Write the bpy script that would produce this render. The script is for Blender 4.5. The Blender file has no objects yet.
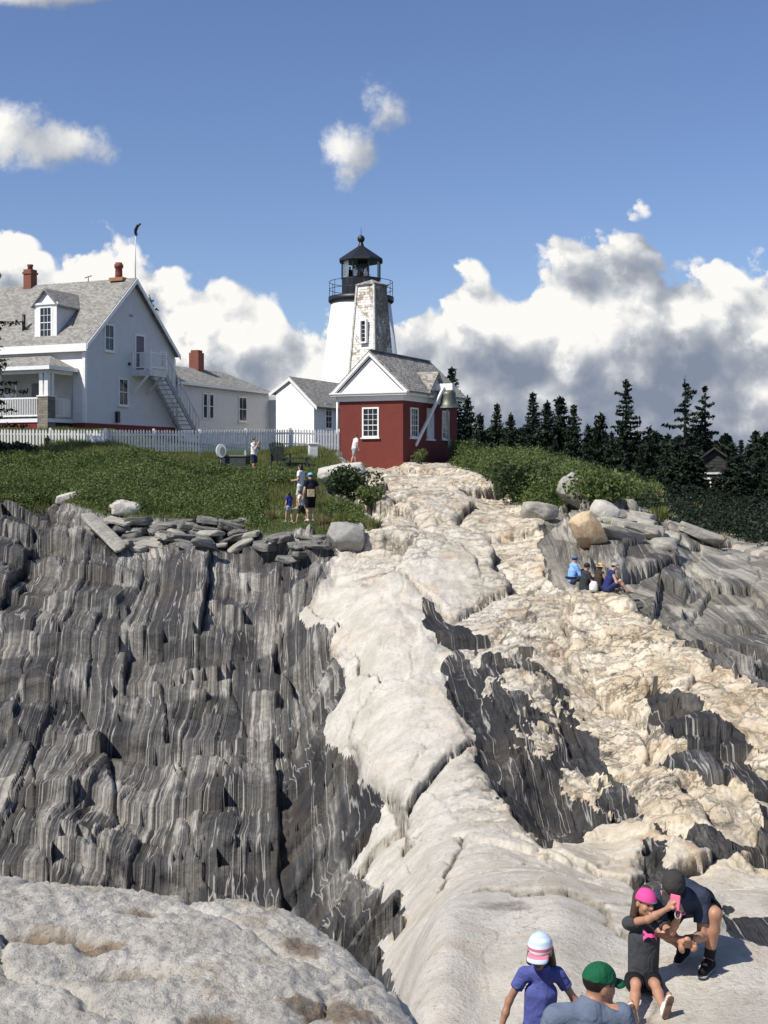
import bpy, math, random
import numpy as np
from mathutils import Vector, Matrix, Euler
R = math.radians
SC = bpy.context.scene
COL = SC.collection
F = 1250.0          # focal length in pixels of the 768 x 1024 picture
U0, V0 = 384.0, 469.0   # eye-level line sits at row 469

# ------------------------------------------------------------------ camera
cam_d = bpy.data.cameras.new('camera')
cam = bpy.data.objects.new('camera', cam_d); COL.objects.link(cam)
cam.location = (0, 0, 0); cam.rotation_euler = (R(90), 0, 0)
cam_d.sensor_fit = 'AUTO'; cam_d.sensor_width = 36.0
cam_d.lens = 36.0 * F / 1024.0
cam_d.shift_y = -(512 - V0) / 1024.0
cam_d.clip_start = 0.1; cam_d.clip_end = 6000
SC.camera = cam
SC.render.resolution_x = 768; SC.render.resolution_y = 1024
SC.view_settings.view_transform = 'Standard'; SC.view_settings.look = 'None'
SC.view_settings.gamma = 1.0; SC.view_settings.use_curve_mapping = False
SC.view_settings.exposure = 0.15
SC.cycles.max_bounces = 6; SC.cycles.diffuse_bounces = 3; SC.cycles.transparent_max_bounces = 8

# ------------------------------------------------------------------ sun
SUN_EL = R(50)
SUNH = Vector((-0.80, -0.60))
SUN = Vector((SUNH.x * math.cos(SUN_EL), SUNH.y * math.cos(SUN_EL), math.sin(SUN_EL)))
sd = bpy.data.lights.new('sun', 'SUN'); sd.energy = 4.9; sd.angle = R(0.5); sd.color = (1.0, 0.95, 0.87)
sun = bpy.data.objects.new('sun', sd); COL.objects.link(sun)
sun.rotation_euler = SUN.to_track_quat('Z', 'Y').to_euler()
sun.location = (-60, -60, 90)

# ------------------------------------------------------------------ node helper
class NT:
    def __init__(s, tree): s.t = tree; s.n = tree.nodes; s.l = tree.links
    def node(s, typ, **kw):
        n = s.n.new(typ)
        for k, v in kw.items(): setattr(n, k, v)
        return n
    def put(s, sock, v):
        if isinstance(v, bpy.types.NodeSocket): s.l.new(v, sock)
        elif v is not None:
            if sock.type == 'RGBA':
                if isinstance(v, (int, float)): v = (v, v, v, 1)
                elif len(v) == 3: v = (*v, 1)
            sock.default_value = v
    def math(s, op, a, b=None, c=None, clamp=False):
        n = s.node('ShaderNodeMath', operation=op, use_clamp=clamp)
        s.put(n.inputs[0], a)
        if b is not None: s.put(n.inputs[1], b)
        if c is not None: s.put(n.inputs[2], c)
        return n.outputs[0]
    def vmath(s, op, a, b=None):
        n = s.node('ShaderNodeVectorMath', operation=op)
        s.put(n.inputs[0], a)
        if b is not None: s.put(n.inputs[1], b)
        return n.outputs['Value'] if op in ('LENGTH', 'DOT_PRODUCT', 'DISTANCE') else n.outputs[0]
    def noise(s, vec, scale, detail=4, rough=0.55, dist=0.0, lac=2.0, dim='3D'):
        n = s.node('ShaderNodeTexNoise', noise_dimensions=dim)
        s.put(n.inputs['Vector'], vec); s.put(n.inputs['Scale'], scale)
        n.inputs['Detail'].default_value = detail; n.inputs['Roughness'].default_value = rough
        n.inputs['Distortion'].default_value = dist; n.inputs['Lacunarity'].default_value = lac
        return n.outputs[0]
    def vor(s, vec, scale, feature='F1', detail=0, rough=.5, out='Distance', smooth=.5, rand=1.0, dim='3D'):
        n = s.node('ShaderNodeTexVoronoi', feature=feature, voronoi_dimensions=dim)
        s.put(n.inputs['Vector'], vec); s.put(n.inputs['Scale'], scale)
        if 'Detail' in n.inputs: n.inputs['Detail'].default_value = detail; n.inputs['Roughness'].default_value = rough
        if feature == 'SMOOTH_F1': n.inputs['Smoothness'].default_value = smooth
        n.inputs['Randomness'].default_value = rand
        return n.outputs[out]
    def ramp(s, fac, stops, interp='LINEAR'):
        n = s.node('ShaderNodeValToRGB'); cr = n.color_ramp; cr.interpolation = interp
        while len(cr.elements) < len(stops): cr.elements.new(0.5)
        for e, (p, c) in zip(cr.elements, stops):
            e.position = p
            e.color = (c, c, c, 1) if isinstance(c, (int, float)) else (*c, 1)
        s.put(n.inputs[0], fac)
        return n.outputs[0]
    def mix(s, fac, a, b, mode='MIX'):
        n = s.node('ShaderNodeMix', data_type='RGBA', blend_type=mode)
        s.put(n.inputs[0], fac); s.put(n.inputs[6], a); s.put(n.inputs[7], b)
        return n.outputs[2]
    def rng(s, v, a, b, c=0.0, d=1.0, smooth=False):
        n = s.node('ShaderNodeMapRange'); n.clamp = True
        if smooth: n.interpolation_type = 'SMOOTHSTEP'
        for i, x in enumerate((v, a, b, c, d)): s.put(n.inputs[i], x)
        return n.outputs[0]
    def sep(s, v):
        n = s.node('ShaderNodeSeparateXYZ'); s.put(n.inputs[0], v); return n.outputs
    def comb(s, x, y, z=0.0):
        n = s.node('ShaderNodeCombineXYZ'); s.put(n.inputs[0], x); s.put(n.inputs[1], y); s.put(n.inputs[2], z); return n.outputs[0]
    def attr(s, name, out='Color'):
        n = s.node('ShaderNodeAttribute', attribute_name=name); return n.outputs[out]
    def obj(s): return s.node('ShaderNodeTexCoord').outputs['Object']
    def bump(s, h, strength=.5, dist=.02, nrm=None):
        n = s.node('ShaderNodeBump'); n.inputs['Strength'].default_value = strength; n.inputs['Distance'].default_value = dist
        s.put(n.inputs['Height'], h)
        if nrm is not None: s.put(n.inputs['Normal'], nrm)
        return n.outputs[0]

def new_mat(name):
    m = bpy.data.materials.new(name); m.use_nodes = True
    t = NT(m.node_tree); b = t.n['Principled BSDF']
    return m, t, b

# ------------------------------------------------------------------ sky with cumulus clouds (by world direction)
def build_world():
    w = bpy.data.worlds.new('World'); SC.world = w; w.use_nodes = True
    t = NT(w.node_tree)
    bg = t.n['Background']; bg.inputs[1].default_value = 0.084
    sky = t.node('ShaderNodeTexSky', sky_type='NISHITA')
    sky.sun_disc = False; sky.sun_elevation = SUN_EL
    sky.sun_rotation = math.atan2(SUNH.x, SUNH.y) % (2 * math.pi)
    sky.air_density = 1.0; sky.dust_density = 0.35; sky.ozone_density = 2.2; sky.altitude = 0
    d = t.node('ShaderNodeTexCoord').outputs['Generated']
    x, y, z = t.sep(d)
    yy = t.math('MAXIMUM', t.math('ABSOLUTE', y), 0.08)
    u = t.math('DIVIDE', x, yy); v = t.math('DIVIDE', z, yy)
    P = t.comb(u, v, t.math('MULTIPLY', t.math('SIGN', y), 0.7))
    X = lambda px: (px - U0) / F
    V = lambda py: (V0 - py) / F
    # density group --------------------------------------------------------
    g = bpy.data.node_groups.new('cloud_density', 'ShaderNodeTree')
    g.interface.new_socket('P', in_out='INPUT', socket_type='NodeSocketVector')
    g.interface.new_socket('H', in_out='OUTPUT', socket_type='NodeSocketFloat')
    gt = NT(g); gi = g.nodes.new('NodeGroupInput'); go = g.nodes.new('NodeGroupOutput')
    p = gi.outputs[0]
    pu, pv, pz = gt.sep(p)
    # top of the bank as a function of heading
    fc = gt.node('ShaderNodeFloatCurve'); cur = fc.mapping.curves[0]
    prof = [(-260, 290), (-150, 275), (-60, 206), (0, 200), (25, 206), (60, 214), (110, 222), (140, 236), (170, 258), (205, 256), (240, 252), (275, 252),
            (290, 272), (325, 296), (380, 304), (412, 302), (432, 274), (462, 250), (510, 256), (540, 226), (590, 216), (640, 214), (680, 236), (705, 234),
            (740, 246), (800, 240), (900, 255), (1000, 270)]
    x0, x1 = X(-260), X(1000); vt = V(200)
    while len(cur.points) < len(prof): cur.points.new(.5, .5)
    for q, (a, b) in zip(cur.points, prof):
        q.location = ((X(a) - x0) / (x1 - x0), V(b) / vt); q.handle_type = 'AUTO'
    fc.mapping.update()
    gt.put(fc.inputs[1], gt.rng(pu, x0, x1))
    top = gt.math('MULTIPLY', fc.outputs[0], vt)
    bank = gt.math('DIVIDE', gt.math('SUBTRACT', top, pv), 0.033)
    bank = gt.math('MINIMUM', bank, 2.2)
    def blob(px, py, rx, ry, k):
        q = gt.vmath('MULTIPLY', gt.vmath('SUBTRACT', p, (X(px), V(py), 0.7)), (F / rx, F / ry, 1.0))
        return gt.math('MULTIPLY', gt.math('SUBTRACT', 1.0, gt.vmath('LENGTH', q)), k)
    h = bank; hb = None
    for b in [(48, 144, 84, 30, 1.05), (-10, 132, 70, 42, 1.4), (350, 152, 34, 36, .95), (386, 110, 24, 28, .6), (50, -8, 120, 18, 1.0)]:
        hb = blob(*b) if hb is None else gt.math('MAXIMUM', hb, blob(*b))
    # billows
    n1 = gt.noise(p, 8.0, 2, .5, dim='2D')
    n2 = gt.noise(p, 26.0, 5, .62, dim='2D')
    ws = gt.vmath('ADD', p, gt.comb(gt.math('MULTIPLY', n2, .03), gt.math('MULTIPLY', n1, .06), 0.0))
    v1 = gt.vor(ws, 17.0, 'F1', 2.0, .55, dim='2D')
    bil = gt.math('SUBTRACT', 0.42, v1)
    h = gt.math('ADD', h, gt.math('MULTIPLY', bil, 1.5))
    h = gt.math('ADD', h, gt.math('MULTIPLY', gt.math('SUBTRACT', n2, .5), 1.6))
    h = gt.math('ADD', h, gt.math('MULTIPLY', gt.math('SUBTRACT', n1, .5), .7))
    hb = gt.math('ADD', hb, gt.math('ADD', gt.math('MULTIPLY', gt.math('SUBTRACT', n2, .5), 1.5), gt.math('MULTIPLY', gt.math('SUBTRACT', n1, .58), .9)))
    h = gt.math('MAXIMUM', h, gt.math('MULTIPLY', hb, .62))
    gt.put(go.inputs[0], h)
    def dens(vec):
        n = t.node('ShaderNodeGroup'); n.node_tree = g; t.put(n.inputs[0], vec); return n.outputs[0]
    h0 = dens(P)
    h1 = dens(t.vmath('ADD', P, (-0.014, 0.022, 0)))
    alpha = t.rng(h0, -0.02, 0.40, 0, 1, True)
    occl = t.math('MULTIPLY', t.math('SUBTRACT', h1, h0), 1.3)
    big = t.noise(P, 7.0, 2, .5, dim='2D')
    lit = t.math('SUBTRACT', 0.36, t.math('MULTIPLY', occl, 0.34))
    lit = t.math('ADD', lit, t.math('MULTIPLY', t.math('SUBTRACT', big, .5), 2.2))
    # the bank is greyer towards its flat base
    hi = t.rng(v, V(450), V(290), -0.26, 0.30, False)
    lit = t.math('ADD', lit, hi, clamp=True)
    ccol = t.ramp(lit, [(0.0, (2.5, 2.95, 3.9)), (0.25, (3.3, 3.7, 4.5)), (0.5, (4.5, 4.8, 5.4)), (0.75, (7.0, 7.2, 7.5)), (1.0, (10.6, 10.4, 10.0))])
    grp = t.mix(alpha, t.mix(1.0, sky.outputs[0], (1.02, 1.06, 1.28), 'MULTIPLY'), ccol)
    t.put(bg.inputs[0], grp)
    return w
w_ = build_world()
w_.cycles.sampling_method = 'MANUAL'; w_.cycles.sample_map_resolution = 256
# ------------------------------------------------------------------ numeric noise
def _h(ix, iy, s):
    h = (ix.astype(np.int64) * 374761393 + iy.astype(np.int64) * 668265263 + s * 1274126177) & 0xffffffff
    h = ((h ^ (h >> 13)) * 1274126177) & 0xffffffff
    h = ((h ^ (h >> 16)) * 2246822519) & 0xffffffff
    return ((h ^ (h >> 15)) & 0xffffff) / float(0xffffff)
def vnoise(x, y, s=0):
    x, y = np.broadcast_arrays(np.asarray(x, float), np.asarray(y, float))
    ix = np.floor(x); iy = np.floor(y); fx = x - ix; fy = y - iy
    fx = fx * fx * fx * (fx * (fx * 6 - 15) + 10); fy = fy * fy * fy * (fy * (fy * 6 - 15) + 10)
    a = _h(ix, iy, s); b = _h(ix + 1, iy, s); c = _h(ix, iy + 1, s); d = _h(ix + 1, iy + 1, s)
    return (a + (b - a) * fx) * (1 - fy) + (c + (d - c) * fx) * fy - .5
def fbm(x, y, o=4, s=0, g=.5, l=2.07):
    r = 0; a = 1
    for i in range(o):
        r = r + a * vnoise(x, y, s + i * 17); x = x * l + 3.1; y = y * l + 7.7; a *= g
    return r
def worley(x, y, s=0):
    x, y = np.broadcast_arrays(np.asarray(x, float), np.asarray(y, float))
    ix = np.floor(x); iy = np.floor(y)
    f1 = np.full(x.shape, 9.); f2 = np.full(x.shape, 9.); idd = np.zeros(x.shape); i2 = np.zeros(x.shape)
    for i in (-1, 0, 1):
        for j in (-1, 0, 1):
            cx = ix + i; cy = iy + j
            px = cx + .1 + .8 * _h(cx, cy, s); py = cy + .1 + .8 * _h(cx, cy, s + 5)
            d = np.hypot(px - x, py - y); r = _h(cx, cy, s + 9)
            m = d < f1; m2 = (~m) & (d < f2)
            f2 = np.where(m, f1, np.where(m2, d, f2)); i2 = np.where(m, idd, np.where(m2, r, i2))
            f1 = np.where(m, d, f1); idd = np.where(m, r, idd)
    return f1, f2, idd, i2
def facets(x, y, s, tilt=.6, warp=None):
    """blocky facets: every cell gets its own level and its own tilt; returns height, seam distance, id"""
    x, y = np.broadcast_arrays(np.asarray(x, float), np.asarray(y, float))
    ix = np.floor(x); iy = np.floor(y)
    f1 = np.full(x.shape, 9.); f2 = np.full(x.shape, 9.); h1 = np.zeros(x.shape); idd = np.zeros(x.shape)
    for i in (-1, 0, 1):
        for j in (-1, 0, 1):
            cx = ix + i; cy = iy + j
            dx = x - (cx + .08 + .84 * _h(cx, cy, s)); dy = y - (cy + .08 + .84 * _h(cx, cy, s + 5))
            d = np.hypot(dx, dy); r = _h(cx, cy, s + 9)
            h = (r - .5) + tilt * ((_h(cx, cy, s + 13) - .5) * dx + (_h(cx, cy, s + 21) - .5) * dy) * 2
            m = d < f1
            f2 = np.where(m, f1, np.minimum(f2, d)); h1 = np.where(m, h, h1); idd = np.where(m, r, idd); f1 = np.where(m, d, f1)
    return h1, f2 - f1, idd
def strips(c, y, wc, ly, s, tc=.5, ty=.3):
    """long plates along the strike, cut by cross joints; every block has its own level and dip"""
    q = c / wc + .38 * vnoise(c / wc * .6, 0 * c, s + 2) * 2; i = np.floor(q); fc = q - i
    L = ly * (.55 + .9 * _h(i, 0 * i + 3, s)); p = y / L + 7 * _h(i, 0 * i, s); j = np.floor(p); fj = p - j
    r = _h(i, j, s + 9)
    h = (r - .5) + tc * (_h(i, 0 * i + 1, s + 11) - .25) * (fc - .5) + ty * (_h(i, j, s + 15) - .5) * (fj - .5)
    e = np.minimum(np.minimum(fc, 1 - fc) * wc, np.minimum(fj, 1 - fj) * L * .6)
    return h, e, r
def sstep(a, b, x):
    t = np.clip((x - a) / (b - a), 0, 1); return t * t * (3 - 2 * t)
def poly_sd(px, py, poly):
    """signed distance to a polygon, positive inside"""
    d = np.full(px.shape, 1e9); ins = np.zeros(px.shape, bool)
    n = len(poly)
    for i in range(n):
        ax, ay = poly[i]; bx, by = poly[(i + 1) % n]
        ex, ey = bx - ax, by - ay
        wx, wy = px - ax, py - ay
        t = np.clip((wx * ex + wy * ey) / (ex * ex + ey * ey + 1e-9), 0, 1)
        d = np.minimum(d, np.hypot(wx - t * ex, wy - t * ey))
        c = ((ay > py) != (by > py))
        xi = ex * (py - ay) / (ey if abs(ey) > 1e-9 else 1e-9) + ax
        ins ^= c & (px < xi)
    return np.where(ins, d, -d)

# ------------------------------------------------------------------ mesh from arrays
def grid_mesh(name, V, nr, nc, mat, attrs=None, smooth=True):
    me = bpy.data.meshes.new(name)
    me.vertices.add(nr * nc); me.vertices.foreach_set('co', V.astype(np.float32).ravel())
    i = np.arange((nr - 1) * (nc - 1)); r = i // (nc - 1); c = i % (nc - 1)
    a = r * nc + c
    q = np.stack([a, a + 1, a + nc + 1, a + nc], 1).astype(np.int32)
    me.loops.add(q.size); me.loops.foreach_set('vertex_index', q.ravel())
    me.polygons.add(len(q)); me.polygons.foreach_set('loop_start', np.arange(len(q), dtype=np.int32) * 4)
    me.polygons.foreach_set('loop_total', np.full(len(q), 4, np.int32))
    if smooth: me.polygons.foreach_set('use_smooth', np.ones(len(q), bool))
    for k, arr in (attrs or {}).items():
        if arr.ndim == 1:
            at = me.attributes.new(k, 'FLOAT', 'POINT'); at.data.foreach_set('value', arr.astype(np.float32))
        else:
            at = me.attributes.new(k, 'FLOAT_VECTOR', 'POINT'); at.data.foreach_set('vector', arr.astype(np.float32).ravel())
    me.update(); me.validate()
    me.materials.append(mat)
    o = bpy.data.objects.new(name, me); COL.objects.link(o)
    return o

# ------------------------------------------------------------------ ground shape
CP = [ # column, row, metres ahead
 (540, 1141, 7.8), (590, 1255, 7.0), (650, 1012, 9.2), (700, 985, 9.5), (768, 965, 9.8), (900, 950, 9.8), (480, 990, 9.8), (420, 1000, 9.8),
 (560, 905, 11.3), (440, 915, 11.5), (700, 905, 11.3), (768, 900, 11.5), (900, 890, 11.5),
 (440, 872, 19), (560, 862, 20), (700, 862, 20), (610, 845, 22.5), (768, 840, 21.5), (900, 820, 22), (420, 800, 24.5), (400, 700, 29.5), (545, 830, 23.2), (520, 760, 25.5),
 (700, 745, 25), (768, 700, 27.5), (900, 700, 26.5), (600, 700, 29), (470, 690, 29.5), (380, 640, 32.5), (480, 640, 32.5), (380, 590, 35.5), (480, 600, 35), (590, 600, 34.5),
 (660, 640, 31.5), (768, 640, 31.5), (900, 640, 31), (768, 600, 35.5), (900, 600, 35), (768, 562, 40), (768, 548, 44), (900, 552, 43), (650, 530, 42.5), (560, 522, 41.5), (680, 575, 38), (640, 570, 38),
 (480, 530, 40.5), (400, 530, 40.5), (345, 560, 39), (390, 495, 47), (440, 488, 48), (370, 467, 65), (403, 468, 65), (345, 463, 67.5), (455, 466, 68), (440, 468, 66), (500, 500, 47), (400, 480, 54), (440, 476, 56),
 (600, 512, 47), (700, 538, 46), (480, 466, 72), (560, 480, 66), (640, 503, 56), (740, 530, 56), (900, 540, 58),
 (-160, 900, 27), (0, 900, 27.5), (150, 900, 28), (290, 900, 27), (-160, 800, 30), (0, 800, 30.5), (150, 800, 31), (290, 800, 30.5), (-160, 700, 33), (0, 700, 34), (150, 700, 34.2), (290, 700, 34), (-160, 600, 37), (0, 600, 38), (150, 600, 38.5), (285, 600, 38),
 (0, 520, 43), (-160, 520, 43), (100, 532, 42.5), (200, 532, 42), (300, 538, 41.5), (300, 521, 44.5), (50, 497, 48), (-160, 500, 48), (200, 500, 50), (325, 500, 50),
 (0, 455, 58), (-160, 455, 58), (150, 455, 59.5), (254, 479, 56.5), (300, 456, 61), (335, 456, 65), (300, 480, 56),
 (0, 428, 66), (-160, 428, 66), (90, 428, 68), (200, 443, 78), (290, 451, 80), (361, 453, 90), (460, 468, 90), (600, 490, 85), (800, 500, 85),
 (200, 455, 120), (400, 469, 120), (700, 485, 120), (-200, 440, 120), (900, 490, 120), (0, 470, 300), (400, 472, 300), (800, 474, 300),
 (0, 1160, 14), (200, 1180, 14), (-160, 1160, 14), (360, 1085, 12.5), (200, 1300, 6), (380, 1300, 6), (700, 1250, 6), (365, 955, 19), (-160, 1300, 6), (950, 1200, 6),
]
_cu = np.array([(a - U0) / F for a, b, c in CP]); _cs = np.array([math.log(c) for a, b, c in CP])
_cz = np.array([-(b - V0) / F * c for a, b, c in CP])
KU, KS = 5.0, 1.0
def _phi(r2): return 0.5 * r2 * np.log(r2 + 1e-12)
def _tps_fit():
    P = np.stack([_cu * KU, _cs * KS], 1); n = len(P)
    r2 = ((P[:, None] - P[None]) ** 2).sum(-1)
    K = _phi(r2) + np.eye(n) * 0.0006
    Q = np.concatenate([np.ones((n, 1)), P], 1)
    A = np.zeros((n + 3, n + 3)); A[:n, :n] = K; A[:n, n:] = Q; A[n:, :n] = Q.T
    b = np.zeros(n + 3); b[:n] = _cz
    return np.linalg.solve(A, b), P
_tw, _tp = _tps_fit()
def base_z(u, Y):
    a = u * KU; b = np.log(Y) * KS
    z = _tw[-3] + _tw[-2] * a + _tw[-1] * b
    for w, (p, q) in zip(_tw, _tp):
        z = z + w * _phi((a - p) ** 2 + (b - q) ** 2)
    return z

PALE = [(330, 462), (460, 462), (500, 482), (545, 520), (540, 540), (550, 565), (575, 592), (620, 602), (650, 625), (700, 655), (768, 700), (950, 790), (1100, 1400), (440, 1400),
        (420, 1040), (395, 985), (378, 950), (405, 930), (400, 905), (350, 865), (375, 830), (388, 800), (362, 775), (328, 750), (345, 690), (330, 640), (296, 612), (325, 580), (330, 560), (368, 530), (360, 500), (330, 482)]
DARKS = [
 [(424, 604), (446, 616), (474, 630), (510, 648), (540, 654), (532, 664), (505, 660), (475, 664), (446, 652), (430, 634)],
 [(438, 640), (475, 660), (520, 655), (562, 690), (600, 740), (612, 770), (638, 798), (642, 824), (600, 832), (572, 848), (543, 862), (515, 832), (490, 790), (472, 750), (462, 715), (448, 690)],
 [(640, 690), (655, 668), (670, 690), (720, 718), (768, 772), (900, 850), (900, 890), (755, 792), (700, 772), (662, 756), (680, 740), (650, 715)],
 [(636, 832), (700, 836), (748, 832), (757, 800), (770, 808), (900, 860), (900, 900), (768, 860), (700, 852)],
 [(644, 848), (660, 846), (668, 880), (655, 898), (640, 890)],
 [(545, 522), (582, 540), (604, 560), (572, 582), (548, 568)],
 [(722, 904), (768, 922), (900, 950), (900, 975), (768, 950), (724, 930)],
]
PATCH = [[(505, 668), (545, 690), (560, 715), (530, 712), (508, 690)], [(520, 726), (552, 735), (566, 752), (540, 755)], [(566, 772), (596, 790), (604, 812), (580, 800)], [(480, 672), (500, 690), (508, 712), (488, 700)],
         [(552, 655), (585, 690), (610, 740), (600, 745), (570, 712), (545, 670)]]
CLIFF = [(556, 516), (620, 512), (672, 556), (700, 590), (668, 622), (626, 604), (592, 566)]
GRASS = [[(-400, 200), (330, 200), (342, 470), (328, 492), (368, 520), (345, 545), (300, 532), (262, 540), (215, 524), (140, 517), (60, 503), (0, 508), (-400, 512)],
         [(458, 200), (458, 468), (500, 488), (535, 508), (600, 512), (650, 503), (690, 528), (768, 545), (1400, 600), (1400, 200)]]

def terrain_fields(u, Y):
    x = u * Y
    z = base_z(u, Y)
    px = U0 + F * u; pv = V0 - F * z / Y
    w = 0.6 + 0 * x
    sc = np.clip(20.0 / Y, .35, 2.2)
    k = 1 / (1.6 + 0 * x)
    # image-sized raggedness for zone edges
    lx = x * 18 / Y ** .75; ly = np.log(Y) * 26
    ex = fbm(lx, ly, 5, 3, .6) * 26; ey = fbm(lx + 40, ly + 9, 5, 8, .6) * 20
    ex2 = fbm(lx * 2.6, ly * 2.6, 4, 31, .6) * 16; ey2 = fbm(lx * 2.6 + 4, ly * 2.6 + 9, 4, 38, .6) * 12
    dp = poly_sd(px + ex * .45, pv + ey * .5, PALE)
    dd = np.full(px.shape, -1e9)
    for p in DARKS: dd = np.maximum(dd, poly_sd(px + ex * .35 + ex2 * .08, pv + ey * .35 + ey2 * .08, p))
    for p in PATCH: dd = np.minimum(dd, -poly_sd(px + ex * .6 + ex2, pv + ey * .6 + ey2, p))
    dd0 = dd
    dd = dd + np.where(dd > -30, (fbm(lx * .8 + 9, ly * .7, 4, 61, .55) - .06) * 14, 0)
    pale_d = np.minimum(dp, -dd)
    pale = sstep(-1.5, 1.5, pale_d)
    gd = np.maximum(*[poly_sd(px + ex * .6, pv + ey * .6, p) for p in GRASS])
    grass = np.where(Y > 75, 1.0, sstep(-3, 3, gd))
    right = sstep(480, 560, px) * sstep(660, 600, pv) * sstep(-4, 4, -dp)      # grey slabs up on the right
    cliff = sstep(-6, 6, poly_sd(px + ex, pv + ey, CLIFF))
    return dict(dd0=dd0, pale_h=sstep(-12, 12, np.minimum(dp, -dd0)), x=x, z=z, px=px, pv=pv, pale=pale, pale_d=pale_d, dp=dp, dd=dd, grass=grass, right=right, cliff=cliff, gd=gd)

def terrain_detail(f, u, Y):
    x = f['x']; y = Y + 0 * x
    c = x + 0.083 * y + 1.0 * fbm(x * .13, y * .11, 2, 71) + .05 * fbm(x * .5, y * .4, 2, 72)
    # --- banded gneiss: long tilted plates along the strike, cross joints, ledges
    wc = c + .07 * fbm(c * 1.1, y * .9, 3, 5); wy = y + .55 * fbm(c * .30, y * .3, 2, 6) + .10 * fbm(c * 2, y * 2, 3, 9)
    p1, e1, i1 = strips(wc, wy, 2.1, 3.6, 11, .55, .5)
    p2, e2, i2 = strips(wc + .2 * p1, wy, .80, 1.3, 21, .4, .5)
    pf, ef, i_f = facets(wc * .50 + .2 * wy, wy * .34, 81, .7); mixf = sstep(-.22, .08, fbm(x * .16, y * .13, 2, 83))
    p1 = p1 * (1 - .6 * mixf) + mixf * .95 * pf; e1 = np.where(mixf > .5, ef, e1)
    p3, e3, i3 = facets(wc * 2.6, wy * 1.3, 61, .8)
    gh = .50 * p1 + .18 * p2 * (.3 + .7 * (i1 > .35)) + .10 * p3 * (i2 > .5)
    gh = gh - .20 * np.exp(-e1 / .035) - .07 * np.exp(-e2 / .03) * (i1 > .3)
    st = y * .55 + 1.0 * fbm(c * .10, y * .06, 2, 45) + .30 * vnoise(np.floor(wc * .8), 0 * y, 48); fr = st - np.floor(st)
    gh = gh + .55 * (sstep(.0, .04, fr) - fr) * sstep(-.25, .15, fbm(c * .25, y * .2, 2, 47)) - .22 * np.exp(-np.abs(fr - .0) / .02) * sstep(-.25, .15, fbm(c * .25, y * .2, 2, 47))
    gh = gh + .03 * vnoise(c * 3.2, y * .15, 1) + .018 * vnoise(c * 8, y * .25, 2) + .035 * fbm(x * 1.2, y * 1.1, 5, 4, .55)
    # --- pale pegmatite: fractured blocks, sharp ledges, weathered lumps
    wx = x + .30 * fbm(x * .9, y * .7, 4, 91, .6); wy = y + .6 * fbm(x * .7, y * .5, 4, 92, .6)
    q1, a1, m1 = facets(wx * .34, wy * .20, 31, .7)
    q2, b1, n1 = facets(wx * 1.0 + .3 * wy, wy * .55, 41, .9)
    q3, d1, o1 = facets(wx * 2.4, wy * 1.5 - .4 * wx, 51, 1.0)
    rug = sstep(430, 520, f['px']) * sstep(860, 760, f['pv']); rug = np.maximum(rug, sstep(590, 530, f['pv']) * .95)
    rug = np.clip(rug * .9 + .10, 0, 1); rug = rug * (.45 + .55 * sstep(-.25, .2, fbm(x * .35, y * .22, 3, 94)))
    ph = .58 * q1 - .20 * np.exp(-a1 / .02) + .16 * np.sqrt(np.clip(a1, 0, .3))
    ph = ph + (.42 + .40 * rug) * (.22 * q2 * sstep(0, .05, b1) - .10 * np.exp(-b1 / .03))
    ph = ph + rug * (.045 * q3 * sstep(0, .06, d1) + .0 * np.sqrt(np.clip(d1, 0, .3)) - .05 * np.exp(-d1 / .05))
    ph = ph + .12 * fbm(x * .8, y * .6, 4, 6) + (.03 + .03 * rug) * fbm(x * 2.6, y * 2.0, 5, 7, .6) + .02 * fbm(x * 9, y * 8, 3, 12, .65) - .06
    amp = np.clip((Y - 5) / 12, .12, 1.0)
    amp_p = np.clip((Y - 8.5) / 12, .13, 1.0)
    pale = f['pale_h']
    drop = np.where(f['dp'] > 0, sstep(-20, 34, f['dd0']) * .30, sstep(-8, 24, -f['dp']) * .3)
    h = pale * ph * amp_p + (1 - pale) * (gh * amp * np.where(f['dp'] > 0, .75, 1.0) - drop * np.clip(Y / 16, .3, 1.0))
    cl = f['cliff']
    rx = x * .95 - y * .30; ry = y * .95 + x * .30
    s1, t1, u1 = facets(rx * .45 + .15 * fbm(x, y, 3, 171), ry * .11, 172, .8); s2, t2, u2 = facets(rx * 1.3, ry * .35 + .2 * fbm(x, y, 3, 174), 173, .8)
    rock_r = .34 * s1 + .15 * s2 - .10 * np.exp(-t1 / .03) + .05 * fbm(x * 1.5, y * 1.2, 4, 175)
    rr = np.maximum(f['right'], cl) * (1 - pale)
    h = h * (1 - rr) + rr * (rock_r + cl * (.25 + .35 * s1 + .25 * s2))
    gr = f['grass']
    h = h * (1 - gr) + gr * (.25 * fbm(x * .35, y * .35, 4, 14) + .05 * fbm(x * 2, y * 2, 3, 15))
    ppl = sstep(1.25, .7, np.hypot((x - 2.3) / 1.1, (y - 9.6) / .95))      # trodden flat ledge where people sit
    h = h * (1 - .85 * ppl)
    h = h * (1 - .8 * sstep(66, 74, Y))
    seam = np.maximum(np.exp(-a1 / .03), (.25 + .75 * rug) * np.exp(-b1 / .035)); seam = np.maximum(seam, rug * .7 * np.exp(-d1 / .04))
    return h, c, seam, i2, rug

def terrain_z(X, Y):
    """height of the finished ground under a point"""
    X = np.atleast_1d(np.asarray(X, float)); Y = np.atleast_1d(np.asarray(Y, float))
    f = terrain_fields(X / Y, Y); h = terrain_detail(f, X / Y, Y)[0]
    return f['z'] + h

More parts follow.
